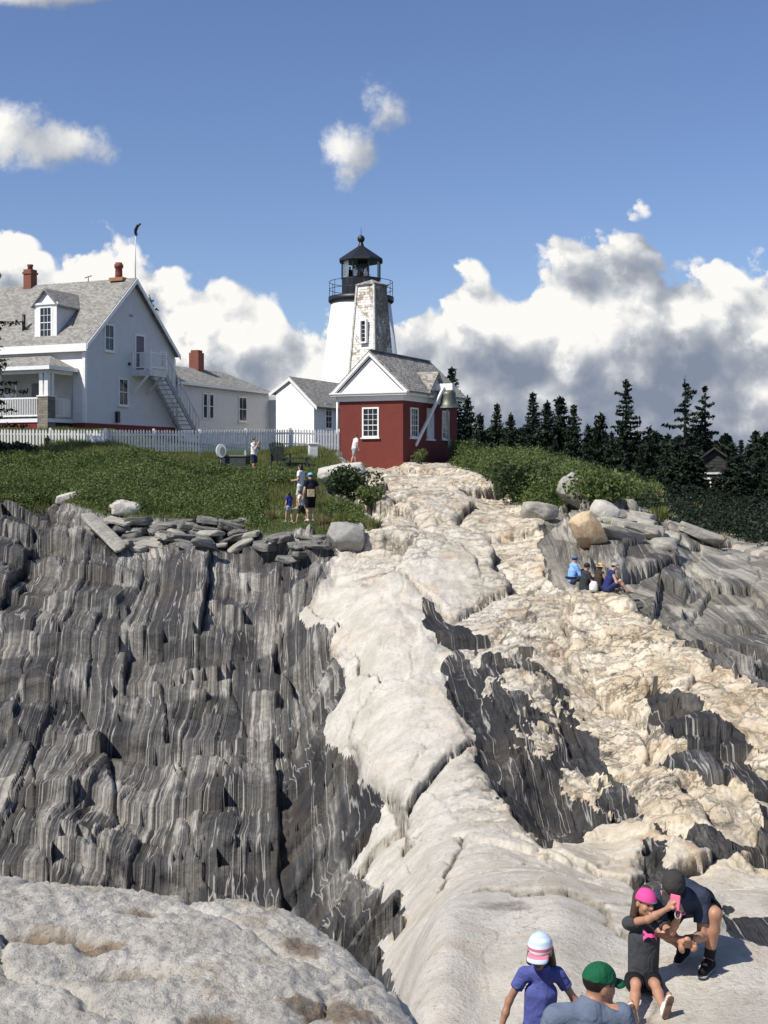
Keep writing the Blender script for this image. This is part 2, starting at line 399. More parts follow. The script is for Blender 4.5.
# ------------------------------------------------------------------ rock materials
def rock_material():
    m, t, b = new_mat('shore_rock')
    pos = t.obj()
    zone = t.attr('zone', 'Vector'); zx, zy, zz = t.sep(zone)         # pale, right slabs, grass
    st = t.attr('strata', 'Vector'); sx, sy, sz = t.sep(st)           # across strike, along strike, block id
    mis = t.attr('misc', 'Vector'); mx, my, mz = t.sep(mis)           # seam, rugged, warm
    # --- gneiss
    wob = t.noise(t.comb(t.math('MULTIPLY', sx, .8), t.math('MULTIPLY', sy, .5), 3.0), 1.0, 3, .55)
    cs = t.math('ADD', sx, t.math('MULTIPLY', t.math('SUBTRACT', wob, .5), .40))
    bnd0 = t.noise(t.comb(t.math('MULTIPLY', cs, 1.3), t.math('MULTIPLY', sy, .06), 7.0), 1.0, 2, .5)
    bnd1 = t.noise(t.comb(t.math('MULTIPLY', cs, 6.0), t.math('MULTIPLY', sy, .10), 0.0), 1.0, 2, .55)
    bnd2 = t.noise(t.comb(t.math('MULTIPLY', cs, 20.0), t.math('MULTIPLY', sy, .16), 4.0), 1.0, 2, .6)
    grain = t.noise(pos, 7.0, 6, .7)
    blot = t.noise(pos, .7, 5, .6)
    k = t.math('ADD', t.math('MULTIPLY', bnd0, .42), t.math('MULTIPLY', bnd1, .40))
    k = t.math('ADD', k, t.math('MULTIPLY', bnd2, .24))
    k = t.math('ADD', k, t.math('MULTIPLY', t.math('SUBTRACT', grain, .5), .22))
    k = t.math('ADD', k, t.math('MULTIPLY', t.math('SUBTRACT', sz, .5), .20))
    k = t.math('ADD', t.math('MULTIPLY', t.math('SUBTRACT', k, .535), 1.35), .545)
    gn = t.ramp(k, [(.36, (.028, .0275, .028)), (.47, (.052, .0505, .049)), (.56, (.092, .088, .081)), (.63, (.15, .142, .127)), (.69, (.26, .245, .215)), (.77, (.41, .385, .34))])
    gn = t.mix(t.rng(blot, .50, .68, 0, .6), gn, t.mix(.5, gn, (.12, .092, .062)))           # rusty blotches
    lich = t.noise(pos, 1.7, 7, .72)
    gn = t.mix(t.rng(lich, .58, .66, 0, .45), gn, (.21, .205, .18))
    vein = t.noise(t.comb(t.math('MULTIPLY', cs, 2.4), t.math('MULTIPLY', sy, .16), 9.0), 1.0, 3, .6)
    gn = t.mix(t.math('MULTIPLY', t.rng(t.math('ABSOLUTE', t.math('SUBTRACT', vein, .52)), .0, .012, 1, 0), .8), gn, (.42, .40, .36))
    # grey slabs on the right: lighter
    gn = t.mix(t.math('MULTIPLY', zy, .85), gn, t.ramp(k, [(.30, (.085, .08, .068)), (.5, (.245, .225, .18)), (.7, (.44, .405, .33))]))
    # --- pegmatite
    q1 = t.noise(pos, 1.1, 6, .62); q2 = t.noise(pos, 5.5, 7, .72); q3 = t.noise(pos, 28.0, 5, .75)
    base = t.mix(mz, (.47, .445, .385), (.58, .485, .34))
    base = t.mix(t.rng(q1, .40, .56), base, t.mix(mz, (.60, .57, .505), (.72, .635, .49)))
    base = t.mix(t.rng(q2, .52, .66, 0, .55), base, t.mix(mz, (.38, .355, .31), (.50, .385, .23)))
    base = t.mix(t.rng(q3, .58, .72, 0, .5), base, (.25, .235, .21))
    rust = t.noise(t.vmath('ADD', pos, (11, 3, 0)), .9, 6, .72)
    base = t.mix(t.math('MULTIPLY', t.rng(rust, .52, .66, 0, .62), t.rng(mz, .1, .6, .5, 1)), base, (.46, .285, .14))
    sp = t.noise(t.vmath('ADD', pos, (1, 8, 3)), 14.0, 4, .7)
    base = t.mix(t.rng(sp, .60, .68, 0, .6), base, (.22, .19, .15))
    blk = t.noise(t.vmath('ADD', pos, (5, 31, 2)), 1.1, 8, .72)
    base = t.mix(t.math('MULTIPLY', t.rng(blk, .57, .61, 0, .85), t.rng(my, .1, .6)), base, (.10, .095, .085))
    strk = t.noise(t.comb(t.math('MULTIPLY', cs, 2.6), t.math('MULTIPLY', sy, .9), 2.0), 1.0, 6, .7)
    base = t.mix(t.math('MULTIPLY', t.rng(strk, .59, .65, 0, .8), t.rng(my, .1, .6)), base, (.16, .145, .125))
    wv = t.vmath('MULTIPLY', t.vmath('ADD', pos, t.comb(t.math('MULTIPLY', q1, 1.6), t.math('MULTIPLY', q2, .9), q1)), (.55, .9, 1.0))
    ck1 = t.vor(wv, 1.15, 'DISTANCE_TO_EDGE'); ck2 = t.vor(wv, 4.2, 'DISTANCE_TO_EDGE'); ck3 = t.vor(t.vmath('ADD', wv, (7, 2, 4)), 2.0, 'DISTANCE_TO_EDGE')
    gate = t.noise(pos, .55, 4, .6)
    base = t.mix(t.math('MULTIPLY', t.rng(ck1, .002, .012, .6, 0), t.rng(gate, .54, .62)), base, (.10, .085, .065))
    base = t.mix(t.math('MULTIPLY', t.math('MULTIPLY', t.rng(ck2, .004, .045, .6, 0), t.rng(q2, .44, .58)), t.rng(my, .15, .6)), base, (.17, .13, .09))
    base = t.mix(t.math('MULTIPLY', t.math('MULTIPLY', t.rng(ck3, .002, .026, .85, 0), t.rng(gate, .54, .42)), t.rng(my, .15, .5)), base, (.085, .07, .055))
    pit = t.noise(t.vmath('ADD', pos, (2, 4, 9)), 6.5, 6, .75)
    base = t.mix(t.math('MULTIPLY', t.rng(pit, .59, .65, 0, .55), t.rng(my, .05, .5, .38, .9)), base, (.15, .125, .095))
    base = t.mix(t.math('MULTIPLY', t.rng(mx, .35, .95), t.rng(q2, .3, .6, .15, .9)), base, (.14, .12, .095))
    zsharp = t.rng(t.math('ADD', zx, t.math('MULTIPLY', t.math('SUBTRACT', t.noise(pos, 5.0, 5, .7), .5), .5)), .44, .56)
    rock = t.mix(zsharp, gn, base)
    # --- turf and soil under the shrubs
    tn = t.noise(pos, 3.0, 6, .7)
    turf = t.ramp(tn, [(.3, (.020, .030, .010)), (.5, (.045, .070, .018)), (.7, (.085, .105, .035))])
    col = t.mix(zz, rock, turf)
    t.put(b.inputs['Base Color'], col)
    t.put(b.inputs['Roughness'], t.mix(zx, .62, .85)); b.inputs['Specular IOR Level'].default_value = .3
    hgt = t.math('ADD', t.math('ADD', t.math('MULTIPLY', q2, .6), t.math('MULTIPLY', q3, .35)), t.math('MULTIPLY', t.math('MULTIPLY', t.math('MINIMUM', t.rng(ck1, .0, .03), t.rng(ck3, 0, .05)), t.rng(my, .06, .5)), .40))
    hg2 = t.math('ADD', t.math('MULTIPLY', bnd2, .7), t.math('MULTIPLY', grain, .6))
    hh = t.mix(zx, hg2, hgt)
    t.put(b.inputs['Normal'], t.bump(hh, .8, .10))
    return m
MROCK = rock_material()

def build_ground():
    nc = 900
    ug = np.linspace(-.50, .50, nc)
    rows = np.concatenate([np.exp(np.linspace(math.log(5.2), math.log(78), 800)), np.exp(np.linspace(math.log(80), math.log(3000), 60))])
    nr = len(rows)
    Y, u = np.meshgrid(rows, ug, indexing='ij')
    Y = Y.ravel(); u = u.ravel()
    f = terrain_fields(u, np.minimum(Y, 320))
    h, c, seam, bid, rug = terrain_detail(f, u, Y)
    lean = (1 - f['grass']) * sstep(70, 60, Y)          # rock stands out along its slope, not straight up
    V = np.stack([u * (Y - .45 * h * lean), Y - .45 * h * lean, f['z'] + h * (1 - .12 * lean)], 1)
    bid = np.where((f['dp'] > 0) & (f['cliff'] < .5), bid * .8 - .60, bid)
    bid = bid - .55 * sstep(270, 330, f['px']) * sstep(700, 780, f['pv']) * (f['dp'] < 0)
    qs = np.hypot((f['px'] - 505) / 50, (f['pv'] - 905) / 10) + .5 * fbm(f['x'] * 3, Y * .8, 4, 333); seam = np.maximum(seam, .9 * sstep(1.2, .4, qs))
    qs = np.hypot((f['px'] - 250) / 30, (f['pv'] - 640) / 6); 
    warm = np.clip(sstep(430, 640, f['px']) * sstep(960, 780, f['pv']) + .55 * sstep(600, 470, f['pv']) + .12, 0, 1)
    zone = np.stack([f['pale'], np.clip(f['right'] - .75 * f['cliff'], 0, 1), f['grass']], 1)
    o = grid_mesh('rocky_shore', V, nr, nc, MROCK, {'zone': zone, 'strata': np.stack([c, Y, bid], 1), 'misc': np.stack([seam, rug, warm], 1)})
    o['kind'] = 'structure'
    return V, f
GV, GF = build_ground()

# ------------------------------------------------------------------ near granite outcrop the photographer stands on
def outcrop_material():
    m, t, b = new_mat('outcrop_granite')
    pos = t.obj()
    stn = t.attr('stain', 'Fac')
    a = t.noise(pos, 3.0, 7, .65); g = t.noise(pos, 60, 4, .8); g2 = t.noise(pos, 22, 6, .75)
    c = t.ramp(a, [(.3, (.38, .355, .30)), (.5, (.52, .49, .43)), (.7, (.62, .59, .53))])
    c = t.mix(t.rng(g2, .54, .68, 0, .7), c, (.22, .21, .19))
    c = t.mix(t.rng(g, .55, .68, 0, .8), c, (.12, .115, .105))
    c = t.mix(t.rng(g2, .30, .40, .6, 0), c, (.62, .60, .56))
    li = t.noise(t.vmath('ADD', pos, (4, 9, 1)), 1.6, 7, .72)
    c = t.mix(t.rng(li, .56, .66, 0, .55), c, (.36, .27, .16))
    c = t.mix(t.math('MULTIPLY', t.rng(t.math('ADD', stn, t.math('MULTIPLY', t.math('SUBTRACT', g2, .5), 1.8)), .40, .9), .85), c, t.mix(t.rng(g2, .4, .6), (.085, .065, .045), (.33, .235, .145)))
    t.put(b.inputs['Base Color'], c); b.inputs['Roughness'].default_value = .88; b.inputs['Specular IOR Level'].default_value = .25
    t.put(b.inputs['Normal'], t.bump(t.math('ADD', g2, t.math('MULTIPLY', g, .4)), .8, .04))
    return m
def build_outcrop():
    nc, nr = 620, 420
    xs = np.linspace(-5.2, 2.2, nc)
    tt = np.linspace(0, 1, nr); ys = 1.2 + 8.0 * tt ** .8
    Y, X = np.meshgrid(ys, xs, indexing='ij'); X = X.ravel(); Y = Y.ravel()
    # top surface and falling edges
    top = -1.74 - .035 * np.clip(Y - 1, 0, 9) ** 1.45 + .05 * np.clip(-X - 1, -1, 3)
    wob = .35 * fbm(X * .9, Y * .9, 4, 201)
    edge_y = 6.9 - .10 * np.clip(X + 1.2, 0, 5) ** 2 * 5 + wob * .6       # crest recedes, curling back on the right
    edge_x = .02 + .16 * np.clip(6.0 - Y, -3, 6) + wob * .25
    dy = Y - edge_y; dx = X - edge_x
    k = .22
    fall = np.where(dy > -1, np.log1p(np.exp(np.clip(dy / k, -30, 30))) * k * 1.8, 0) + np.log1p(np.exp(np.clip(dx / .16, -30, 30))) * .16 * 2.2
    z = top - np.minimum(fall, 4.2)
    z = z + .05 * fbm(X * .9, Y * .7, 4, 211) + .028 * fbm(X * 4, Y * 3, 5, 212, .7) + .022 * fbm(X * 18, Y * 14, 4, 213, .7)
    a1, a2, m1, m2 = worley(X * .6 + .3 * fbm(X, Y, 3, 220), Y * .5 + .4 * fbm(X, Y, 3, 221), 219)
    z = z - .05 * np.exp(-(a2 - a1) / .02)
    stain = np.zeros_like(X)
    for (px, pv, rx, ry, dep) in [(150, 911, 30, 7, .03), (50, 940, 46, 6, .06), (128, 967, 52, 9, .09), (306, 932, 34, 12, .0), (215, 1016, 46, 16, .03), (330, 990, 60, 18, .0), (95, 944, 34, 6, .02)]:
        d = 1.0
        for it in range(4):
            pass
        # where that patch lies on the top surface
        yy = np.linspace(2.2, 8, 400); zz = -1.74 - .035 * np.clip(yy - 1, 0, 9) ** 1.45
        vv = V0 - F * zz / yy; yk = float(yy[np.argmin(abs(vv - pv))]); xk = (px - U0) / F * yk
        ax = rx / F * yk; ay = max(ry / F * yk * 3.0, .05)
        q = np.hypot((X - xk) / ax, (Y - yk) / ay) + .45 * fbm(X * 5, Y * 5, 4, 230)
        s = sstep(1.25, .5, q); stain = np.maximum(stain, s); z = z - dep * s
    V = np.stack([X, Y, z], 1)
    o = grid_mesh('granite_outcrop', V, nr, nc, outcrop_material(), {'stain': stain})
    o['kind'] = 'structure'
build_outcrop()

def ground_at(px, pv, y0=8.0, y1=90.0):
    """first ground point met when looking towards that row"""
    Y = np.exp(np.linspace(math.log(y0), math.log(y1), 700)); u = np.full(Y.shape, (px - U0) / F)
    z = terrain_z(u * Y, Y); v = V0 - F * z / Y
    k = np.argmax(v <= pv)
    if not (v <= pv).any(): k = int(np.argmin(v))
    return float(u[k] * Y[k]), float(Y[k]), float(z[k])
# ------------------------------------------------------------------ object helpers
def link(o, parent=None):
    COL.objects.link(o)
    if parent is not None: o.parent = parent
    return o
def tag(o, label=None, cat=None, group=None, kind=None):
    if label: o['label'] = label
    if cat: o['category'] = cat
    if group: o['group'] = group
    if kind: o['kind'] = kind
    return o
def root(name, loc, rz, label, cat, group=None):
    o = bpy.data.objects.new(name, None); COL.objects.link(o)
    o.location = loc; o.rotation_euler = (0, 0, rz); o.empty_display_size = .3
    return tag(o, label, cat, group)
def copy_tree(o, parent=None):
    c = o.copy(); COL.objects.link(c)
    if parent is not None: c.parent = parent
    for ch in list(o.children): copy_tree(ch, c)
    return c
def at(px, py, Y): return Vector(((px - U0) / F * Y, Y, (V0 - py) / F * Y))
def gz(x, y): return float(terrain_z(x, y)[0])

class MB:
    """collects faces for ONE mesh"""
    def __init__(s): s.v = []; s.f = []; s.sm = []
    def add(s, vs, fs, smooth=False):
        n = len(s.v); s.v += [tuple(v) for v in vs]; s.f += [tuple(i + n for i in f) for f in fs]; s.sm += [smooth] * len(fs); return s
    def box(s, a, b):
        (x0, y0, z0), (x1, y1, z1) = a, b
        vs = [(x, y, z) for z in (min(z0, z1), max(z0, z1)) for y in (min(y0, y1), max(y0, y1)) for x in (min(x0, x1), max(x0, x1))]
        return s.add(vs, [(0, 2, 3, 1), (4, 5, 7, 6), (0, 1, 5, 4), (2, 6, 7, 3), (0, 4, 6, 2), (1, 3, 7, 5)])
    def obox(s, c, ax, ay, az):
        """box from its centre and three half vectors"""
        c, ax, ay, az = map(Vector, (c, ax, ay, az))
        vs = [c + i * ax + j * ay + k * az for k in (-1, 1) for j in (-1, 1) for i in (-1, 1)]
        return s.add(vs, [(0, 2, 3, 1), (4, 5, 7, 6), (0, 1, 5, 4), (2, 6, 7, 3), (0, 4, 6, 2), (1, 3, 7, 5)])
    def bar(s, p, q, w, h=None, up=(0, 0, 1)):
        p, q = Vector(p), Vector(q); h = h or w; d = (q - p)
        l = d.length; d.normalize(); up = Vector(up)
        if abs(d.dot(up)) > .98: up = Vector((1, 0, 0))
        sx = d.cross(up).normalized(); sz = sx.cross(d)
        return s.obox((p + q) / 2, sx * w / 2, d * l / 2, sz * h / 2)
    def tube(s, pts, r, n=10, cap=True, smooth=True):
        pts = [Vector(p) for p in pts]; rs = r if isinstance(r, (list, tuple)) else [r] * len(pts)
        vs = []; fs = []; ref = None
        for i, p in enumerate(pts):
            d = (pts[min(i + 1, len(pts) - 1)] - pts[max(i - 1, 0)]).normalized()
            if ref is None or abs(ref.dot(d)) > .99: ref = Vector((0, 0, 1)) if abs(d.z) < .9 else Vector((1, 0, 0))
            a = d.cross(ref).normalized(); b = a.cross(d)
            for k in range(n):
                t = 2 * math.pi * k / n; vs.append(p + a * math.cos(t) * rs[i] + b * math.sin(t) * rs[i])
        for i in range(len(pts) - 1):
            for k in range(n):
                fs.append((i * n + k, i * n + (k + 1) % n, (i + 1) * n + (k + 1) % n, (i + 1) * n + k))
        if cap: fs += [tuple(range(n - 1, -1, -1)), tuple((len(pts) - 1) * n + k for k in range(n))]
        return s.add(vs, fs, smooth)
    def lathe(s, prof, n=24, c=(0, 0, 0), smooth=True, phase=0.0):
        vs = []; fs = []; m = len(prof)
        for r, z in prof:
            for k in range(n):
                t = 2 * math.pi * (k + phase) / n; vs.append((c[0] + r * math.cos(t), c[1] + r * math.sin(t), c[2] + z))
        for i in range(m - 1):
            for k in range(n): fs.append((i * n + k, i * n + (k + 1) % n, (i + 1) * n + (k + 1) % n, (i + 1) * n + k))
        fs += [tuple(range(n - 1, -1, -1)), tuple((m - 1) * n + k for k in range(n))]
        return s.add(vs, fs, smooth)
    def prism(s, poly, d, smooth=False):
        """polygon of 3-D points pushed along vector d"""
        n = len(poly); d = Vector(d); a = [Vector(p) for p in poly]; b = [p + d for p in a]
        fs = [tuple(range(n - 1, -1, -1)), tuple(range(n, 2 * n))] + [(i, (i + 1) % n, n + (i + 1) % n, n + i) for i in range(n)]
        return s.add(a + b, fs, smooth)
    def build(s, name, mat, parent=None, bevel=0):
        me = bpy.data.meshes.new(name); me.from_pydata(s.v, [], s.f)
        me.polygons.foreach_set('use_smooth', s.sm)
        me.update(); me.materials.append(mat)
        import bmesh
        bm = bmesh.new(); bm.from_mesh(me); bmesh.ops.recalc_face_normals(bm, faces=bm.faces); bm.to_mesh(me); bm.free()
        o = link(bpy.data.objects.new(name, me), parent)
        if bevel:
            md = o.modifiers.new('bevel', 'BEVEL'); md.width = bevel; md.segments = 2; md.limit_method = 'ANGLE'
        return o

# ------------------------------------------------------------------ materials
def plain(name, col, rough=.6, var=.15, scale=3.0, metal=0.0, spec=.4, bump=0.0, bscale=30.0):
    m, t, b = new_mat(name); p = t.obj()
    n = t.noise(p, scale, 5, .65)
    lo = tuple(c * (1 - var) for c in col); hi = tuple(min(1, c * (1 + var)) for c in col)
    t.put(b.inputs['Base Color'], t.ramp(n, [(.3, lo), (.7, hi)]))
    b.inputs['Roughness'].default_value = rough; b.inputs['Metallic'].default_value = metal; b.inputs['Specular IOR Level'].default_value = spec
    if bump: t.put(b.inputs['Normal'], t.bump(t.noise(p, bscale, 4, .6), bump, .01))
    return m
def clapboard(name, col, pitch=.125):
    m, t, b = new_mat(name); p = t.obj(); x, y, z = t.sep(p)
    fr = t.math('FRACT', t.math('DIVIDE', z, pitch))
    n = t.noise(p, 1.3, 6, .65); n2 = t.noise(t.comb(t.math('MULTIPLY', x, 1.0), y, t.math('MULTIPLY', z, 14.0)), 1.2, 3, .6)
    c = t.ramp(n, [(.3, tuple(k * .92 for k in col)), (.7, col)])
    c = t.mix(t.rng(n2, .55, .75, 0, .10), c, (.45, .44, .40))
    t.put(b.inputs['Base Color'], c); b.inputs['Roughness'].default_value = .55
    h = t.rng(fr, 0.0, 1.0, 1.0, 0.0)
    t.put(b.inputs['Normal'], t.bump(h, 1.0, .05))
    return m
def shingle(name, cols, pitch=.16, wid=.14, axis='slope', bump=.8):
    m, t, b = new_mat(name); p = t.obj(); x, y, z = t.sep(p)
    row = t.math('DIVIDE', z, pitch); ri = t.math('FLOOR', row); fr = t.math('FRACT', row)
    al = t.math('ADD', t.math('ADD', x, y), t.math('MULTIPLY', t.math('FRACT', t.math('MULTIPLY', ri, .377)), .5))
    ci = t.math('FLOOR', t.math('DIVIDE', al, wid)); cf = t.math('FRACT', t.math('DIVIDE', al, wid))
    wn = t.node('ShaderNodeTexWhiteNoise', noise_dimensions='2D'); t.put(wn.inputs['Vector'], t.comb(ci, ri, 0.0))
    big = t.noise(p, .8, 5, .7)
    k = t.math('ADD', t.math('MULTIPLY', wn.outputs[0], .5), t.math('MULTIPLY', big, .5))
    c = t.ramp(k, [(.15, cols[0]), (.5, cols[1]), (.85, cols[2])])
    edge = t.math('MAXIMUM', t.rng(fr, .0, .16, 1, 0), t.rng(cf, .0, .06, .7, 0))
    c = t.mix(t.math('MULTIPLY', edge, .55), c, tuple(q * .35 for q in cols[0]))
    t.put(b.inputs['Base Color'], c); b.inputs['Roughness'].default_value = .85; b.inputs['Specular IOR Level'].default_value = .2
    t.put(b.inputs['Normal'], t.bump(t.math('SUBTRACT', t.rng(fr, 0, 1, 1, 0), t.math('MULTIPLY', edge, .4)), bump, .02))
    return m
def brick_mat(name, c1, c2, mortar, bw=.21, bh=.07, bump=.4):
    m, t, b = new_mat(name); p = t.obj(); x, y, z = t.sep(p)
    n = t.node('ShaderNodeTexBrick')
    t.put(n.inputs['Vector'], t.comb(t.math('ADD', x, y), z, 0.0))
    n.inputs['Scale'].default_value = 1.0; n.inputs['Brick Width'].default_value = bw; n.inputs['Row Height'].default_value = bh
    n.inputs['Mortar Size'].default_value = .008
    t.put(n.inputs['Color1'], c1); t.put(n.inputs['Color2'], c2); t.put(n.inputs['Mortar'], mortar)
    st = t.noise(p, 1.2, 6, .7)
    c = t.mix(t.rng(st, .4, .7, 0, .35), n.outputs[0], tuple(q * .6 for q in c1))
    t.put(b.inputs['Base Color'], c); b.inputs['Roughness'].default_value = .8; b.inputs['Specular IOR Level'].default_value = .25
    t.put(b.inputs['Normal'], t.bump(n.outputs['Fac'], -bump, .01))
    return m
def peeling(name):
    """white paint worn off grey cedar shingles"""
    m, t, b = new_mat(name); p = t.obj(); x, y, z = t.sep(p)
    row = t.math('DIVIDE', z, .16); ri = t.math('FLOOR', row); fr = t.math('FRACT', row)
    al = t.math('ADD', t.math('ADD', x, y), t.math('MULTIPLY', t.math('FRACT', t.math('MULTIPLY', ri, .377)), .6))
    cf = t.math('FRACT', t.math('DIVIDE', al, .13)); ci = t.math('FLOOR', t.math('DIVIDE', al, .13))
    wn = t.node('ShaderNodeTexWhiteNoise', noise_dimensions='2D'); t.put(wn.inputs['Vector'], t.comb(ci, ri, 0.0))
    n = t.noise(p, 1.3, 6, .7); n2 = t.noise(p, 7, 5, .7)
    side = t.rng(t.sep(t.node('ShaderNodeNewGeometry').outputs['Normal'])[0], .2, .7, 0, .16)  # faces turned right get a darker tone as the shaded side
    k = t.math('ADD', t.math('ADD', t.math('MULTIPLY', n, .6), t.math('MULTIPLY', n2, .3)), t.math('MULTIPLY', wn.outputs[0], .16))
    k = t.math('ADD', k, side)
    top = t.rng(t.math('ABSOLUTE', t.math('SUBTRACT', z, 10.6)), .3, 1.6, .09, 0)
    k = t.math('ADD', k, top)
    c = t.ramp(k, [(.50, (.80, .79, .75)), (.58, (.66, .62, .54)), (.66, (.34, .29, .21)), (.80, (.17, .145, .11))])
    edge = t.math('MAXIMUM', t.rng(fr, .0, .22, 1, 0), t.rng(cf, .0, .07, .6, 0))
    c = t.mix(t.math('MULTIPLY', edge, .55), c, (.10, .09, .075))
    t.put(b.inputs['Base Color'], c); b.inputs['Roughness'].default_value = .8
    t.put(b.inputs['Normal'], t.bump(t.rng(fr, 0, 1, 1, 0), .9, .03))
    return m
def glass_dark(name, col=(.012, .014, .016)):
    m, t, b = new_mat(name)
    n = t.noise(t.obj(), 1.5, 3, .5)
    t.put(b.inputs['Base Color'], t.ramp(n, [(.3, col), (.7, tuple(c * 2.2 for c in col))]))
    b.inputs['Roughness'].default_value = .06; b.inputs['Specular IOR Level'].default_value = .5
    return m
M = {}
M['white'] = plain('white_paint', (.80, .79, .76), .5, .05, 2)
M['trim'] = plain('white_trim', (.80, .79, .76), .5, .06, 5)
M['greywhite'] = plain('weathered_white_paint', (.62, .62, .60), .6, .18, 4)
M['clap'] = clapboard('white_clapboard', (.71, .69, .64)); M['clap_white'] = clapboard('bright_white_clapboard', (.74, .73, .70))  # one white paint twice: first toned for shaded walls, second for sunlit faces
M['tower'] = plain('whitewash', (.82, .81, .78), .7, .05, 1.2, bump=.3, bscale=14)
M['roof'] = shingle('grey_roof_shingles', [(.17, .165, .15), (.26, .25, .225), (.35, .335, .30)], .11, .2)
M['roof_old'] = shingle('weathered_wood_shingles', [(.13, .12, .105), (.27, .25, .22), (.43, .41, .37)], .13, .15)
M['brick_red'] = brick_mat('painted_red_brick', (.19, .043, .032), (.165, .038, .029), (.14, .036, .028), bump=.5)
M['chimney'] = brick_mat('chimney_brick', (.26, .075, .045), (.20, .06, .04), (.20, .13, .10))
M['terra'] = plain('terracotta', (.19, .05, .035), .7, .3, 6)
M['copper'] = plain('orange_flashing', (.35, .16, .07), .6, .2, 6)
M['black'] = plain('black_iron', (.012, .0125, .014), .45, .3, 4, spec=.5)
M['glass'] = glass_dark('window_glass')
M['foundation'] = plain('red_lattice', (.20, .02, .025), .7, .15, 9)
M['stone'] = brick_mat('fieldstone_pier', (.30, .27, .21), (.15, .14, .115), (.09, .085, .075), .32, .14, 1.0)
M['grey'] = plain('grey_paint', (.30, .31, .31), .6, .12, 3)
M['porch'] = plain('porch_grey', (.36, .37, .36), .7, .08, 2)
M['bell'] = plain('bell_bronze', (.13, .135, .11), .5, .35, 4, metal=.6)
M['dark_wood'] = plain('dark_green_wood', (.035, .043, .042), .6, .3, 4)
M['dark'] = plain('dark_interior', (.02, .02, .02), .9, .1, 3)
M['curtain'] = plain('pale_curtain', (.6, .6, .57), .8, .1, 5)
M['clear'], _t, _b = new_mat('lantern_glass')
_b.inputs['Roughness'].default_value = .02; _b.inputs['Transmission Weight'].default_value = 1.0; _b.inputs['IOR'].default_value = 1.02; _b.inputs['Base Color'].default_value = (.93, .95, .95, 1)

# ------------------------------------------------------------------ windows
def window(parent, c, wdir, w, h, out, cols=2, rows=4, frame_m='trim', fw=.09, sill=True, name='window', depth=.05, mid=True):
    """sash window: frame in front of the wall, panes set back, glazing bars; c = centre on the wall face"""
    c = Vector(c); wd = Vector(wdir).normalized(); o = Vector(out).normalized(); up = Vector((0, 0, 1))
    f = MB()
    a, b = w / 2 + fw, h / 2 + fw
    fc = c + o * depth / 2
    f.obox(fc - wd * (w / 2 + fw / 2), wd * fw / 2, o * depth / 2, up * b); f.obox(fc + wd * (w / 2 + fw / 2), wd * fw / 2, o * depth / 2, up * b)
    f.obox(fc + up * (h / 2 + fw / 2), wd * w / 2, o * depth / 2, up * fw / 2); f.obox(fc - up * (h / 2 + fw / 2), wd * w / 2, o * depth / 2, up * fw / 2)
    fo = f.build(name, M[frame_m], parent)
    MB().obox(c + o * .008, wd * w / 2, o * .006, up * h / 2).build('pane', M['glass'], fo)
    g = MB(); bw = .022
    if cols == 1:
        for e_ in (-1, 1): g.obox(c + wd * e_ * (w / 2 - .006) + o * .022, wd * .006, o * .008, up * h / 2)
    for i in range(1, cols): g.obox(c + wd * (-w / 2 + w * i / cols) + o * .022, wd * bw / 2, o * .008, up * h / 2)
    for j in range(1, rows): g.obox(c + up * (-h / 2 + h * j / rows) + o * .0235, wd * w / 2, o * .0085, up * (bw / 2 if j != rows // 2 or not mid else bw))
    g.build('glazing_bars', M[frame_m], fo)
    if sill: MB().obox(c - up * (h / 2 + fw + .035) + o * .06, wd * (a + .06), o * .06, up * .035).build('sill', M[frame_m], fo)
    return fo

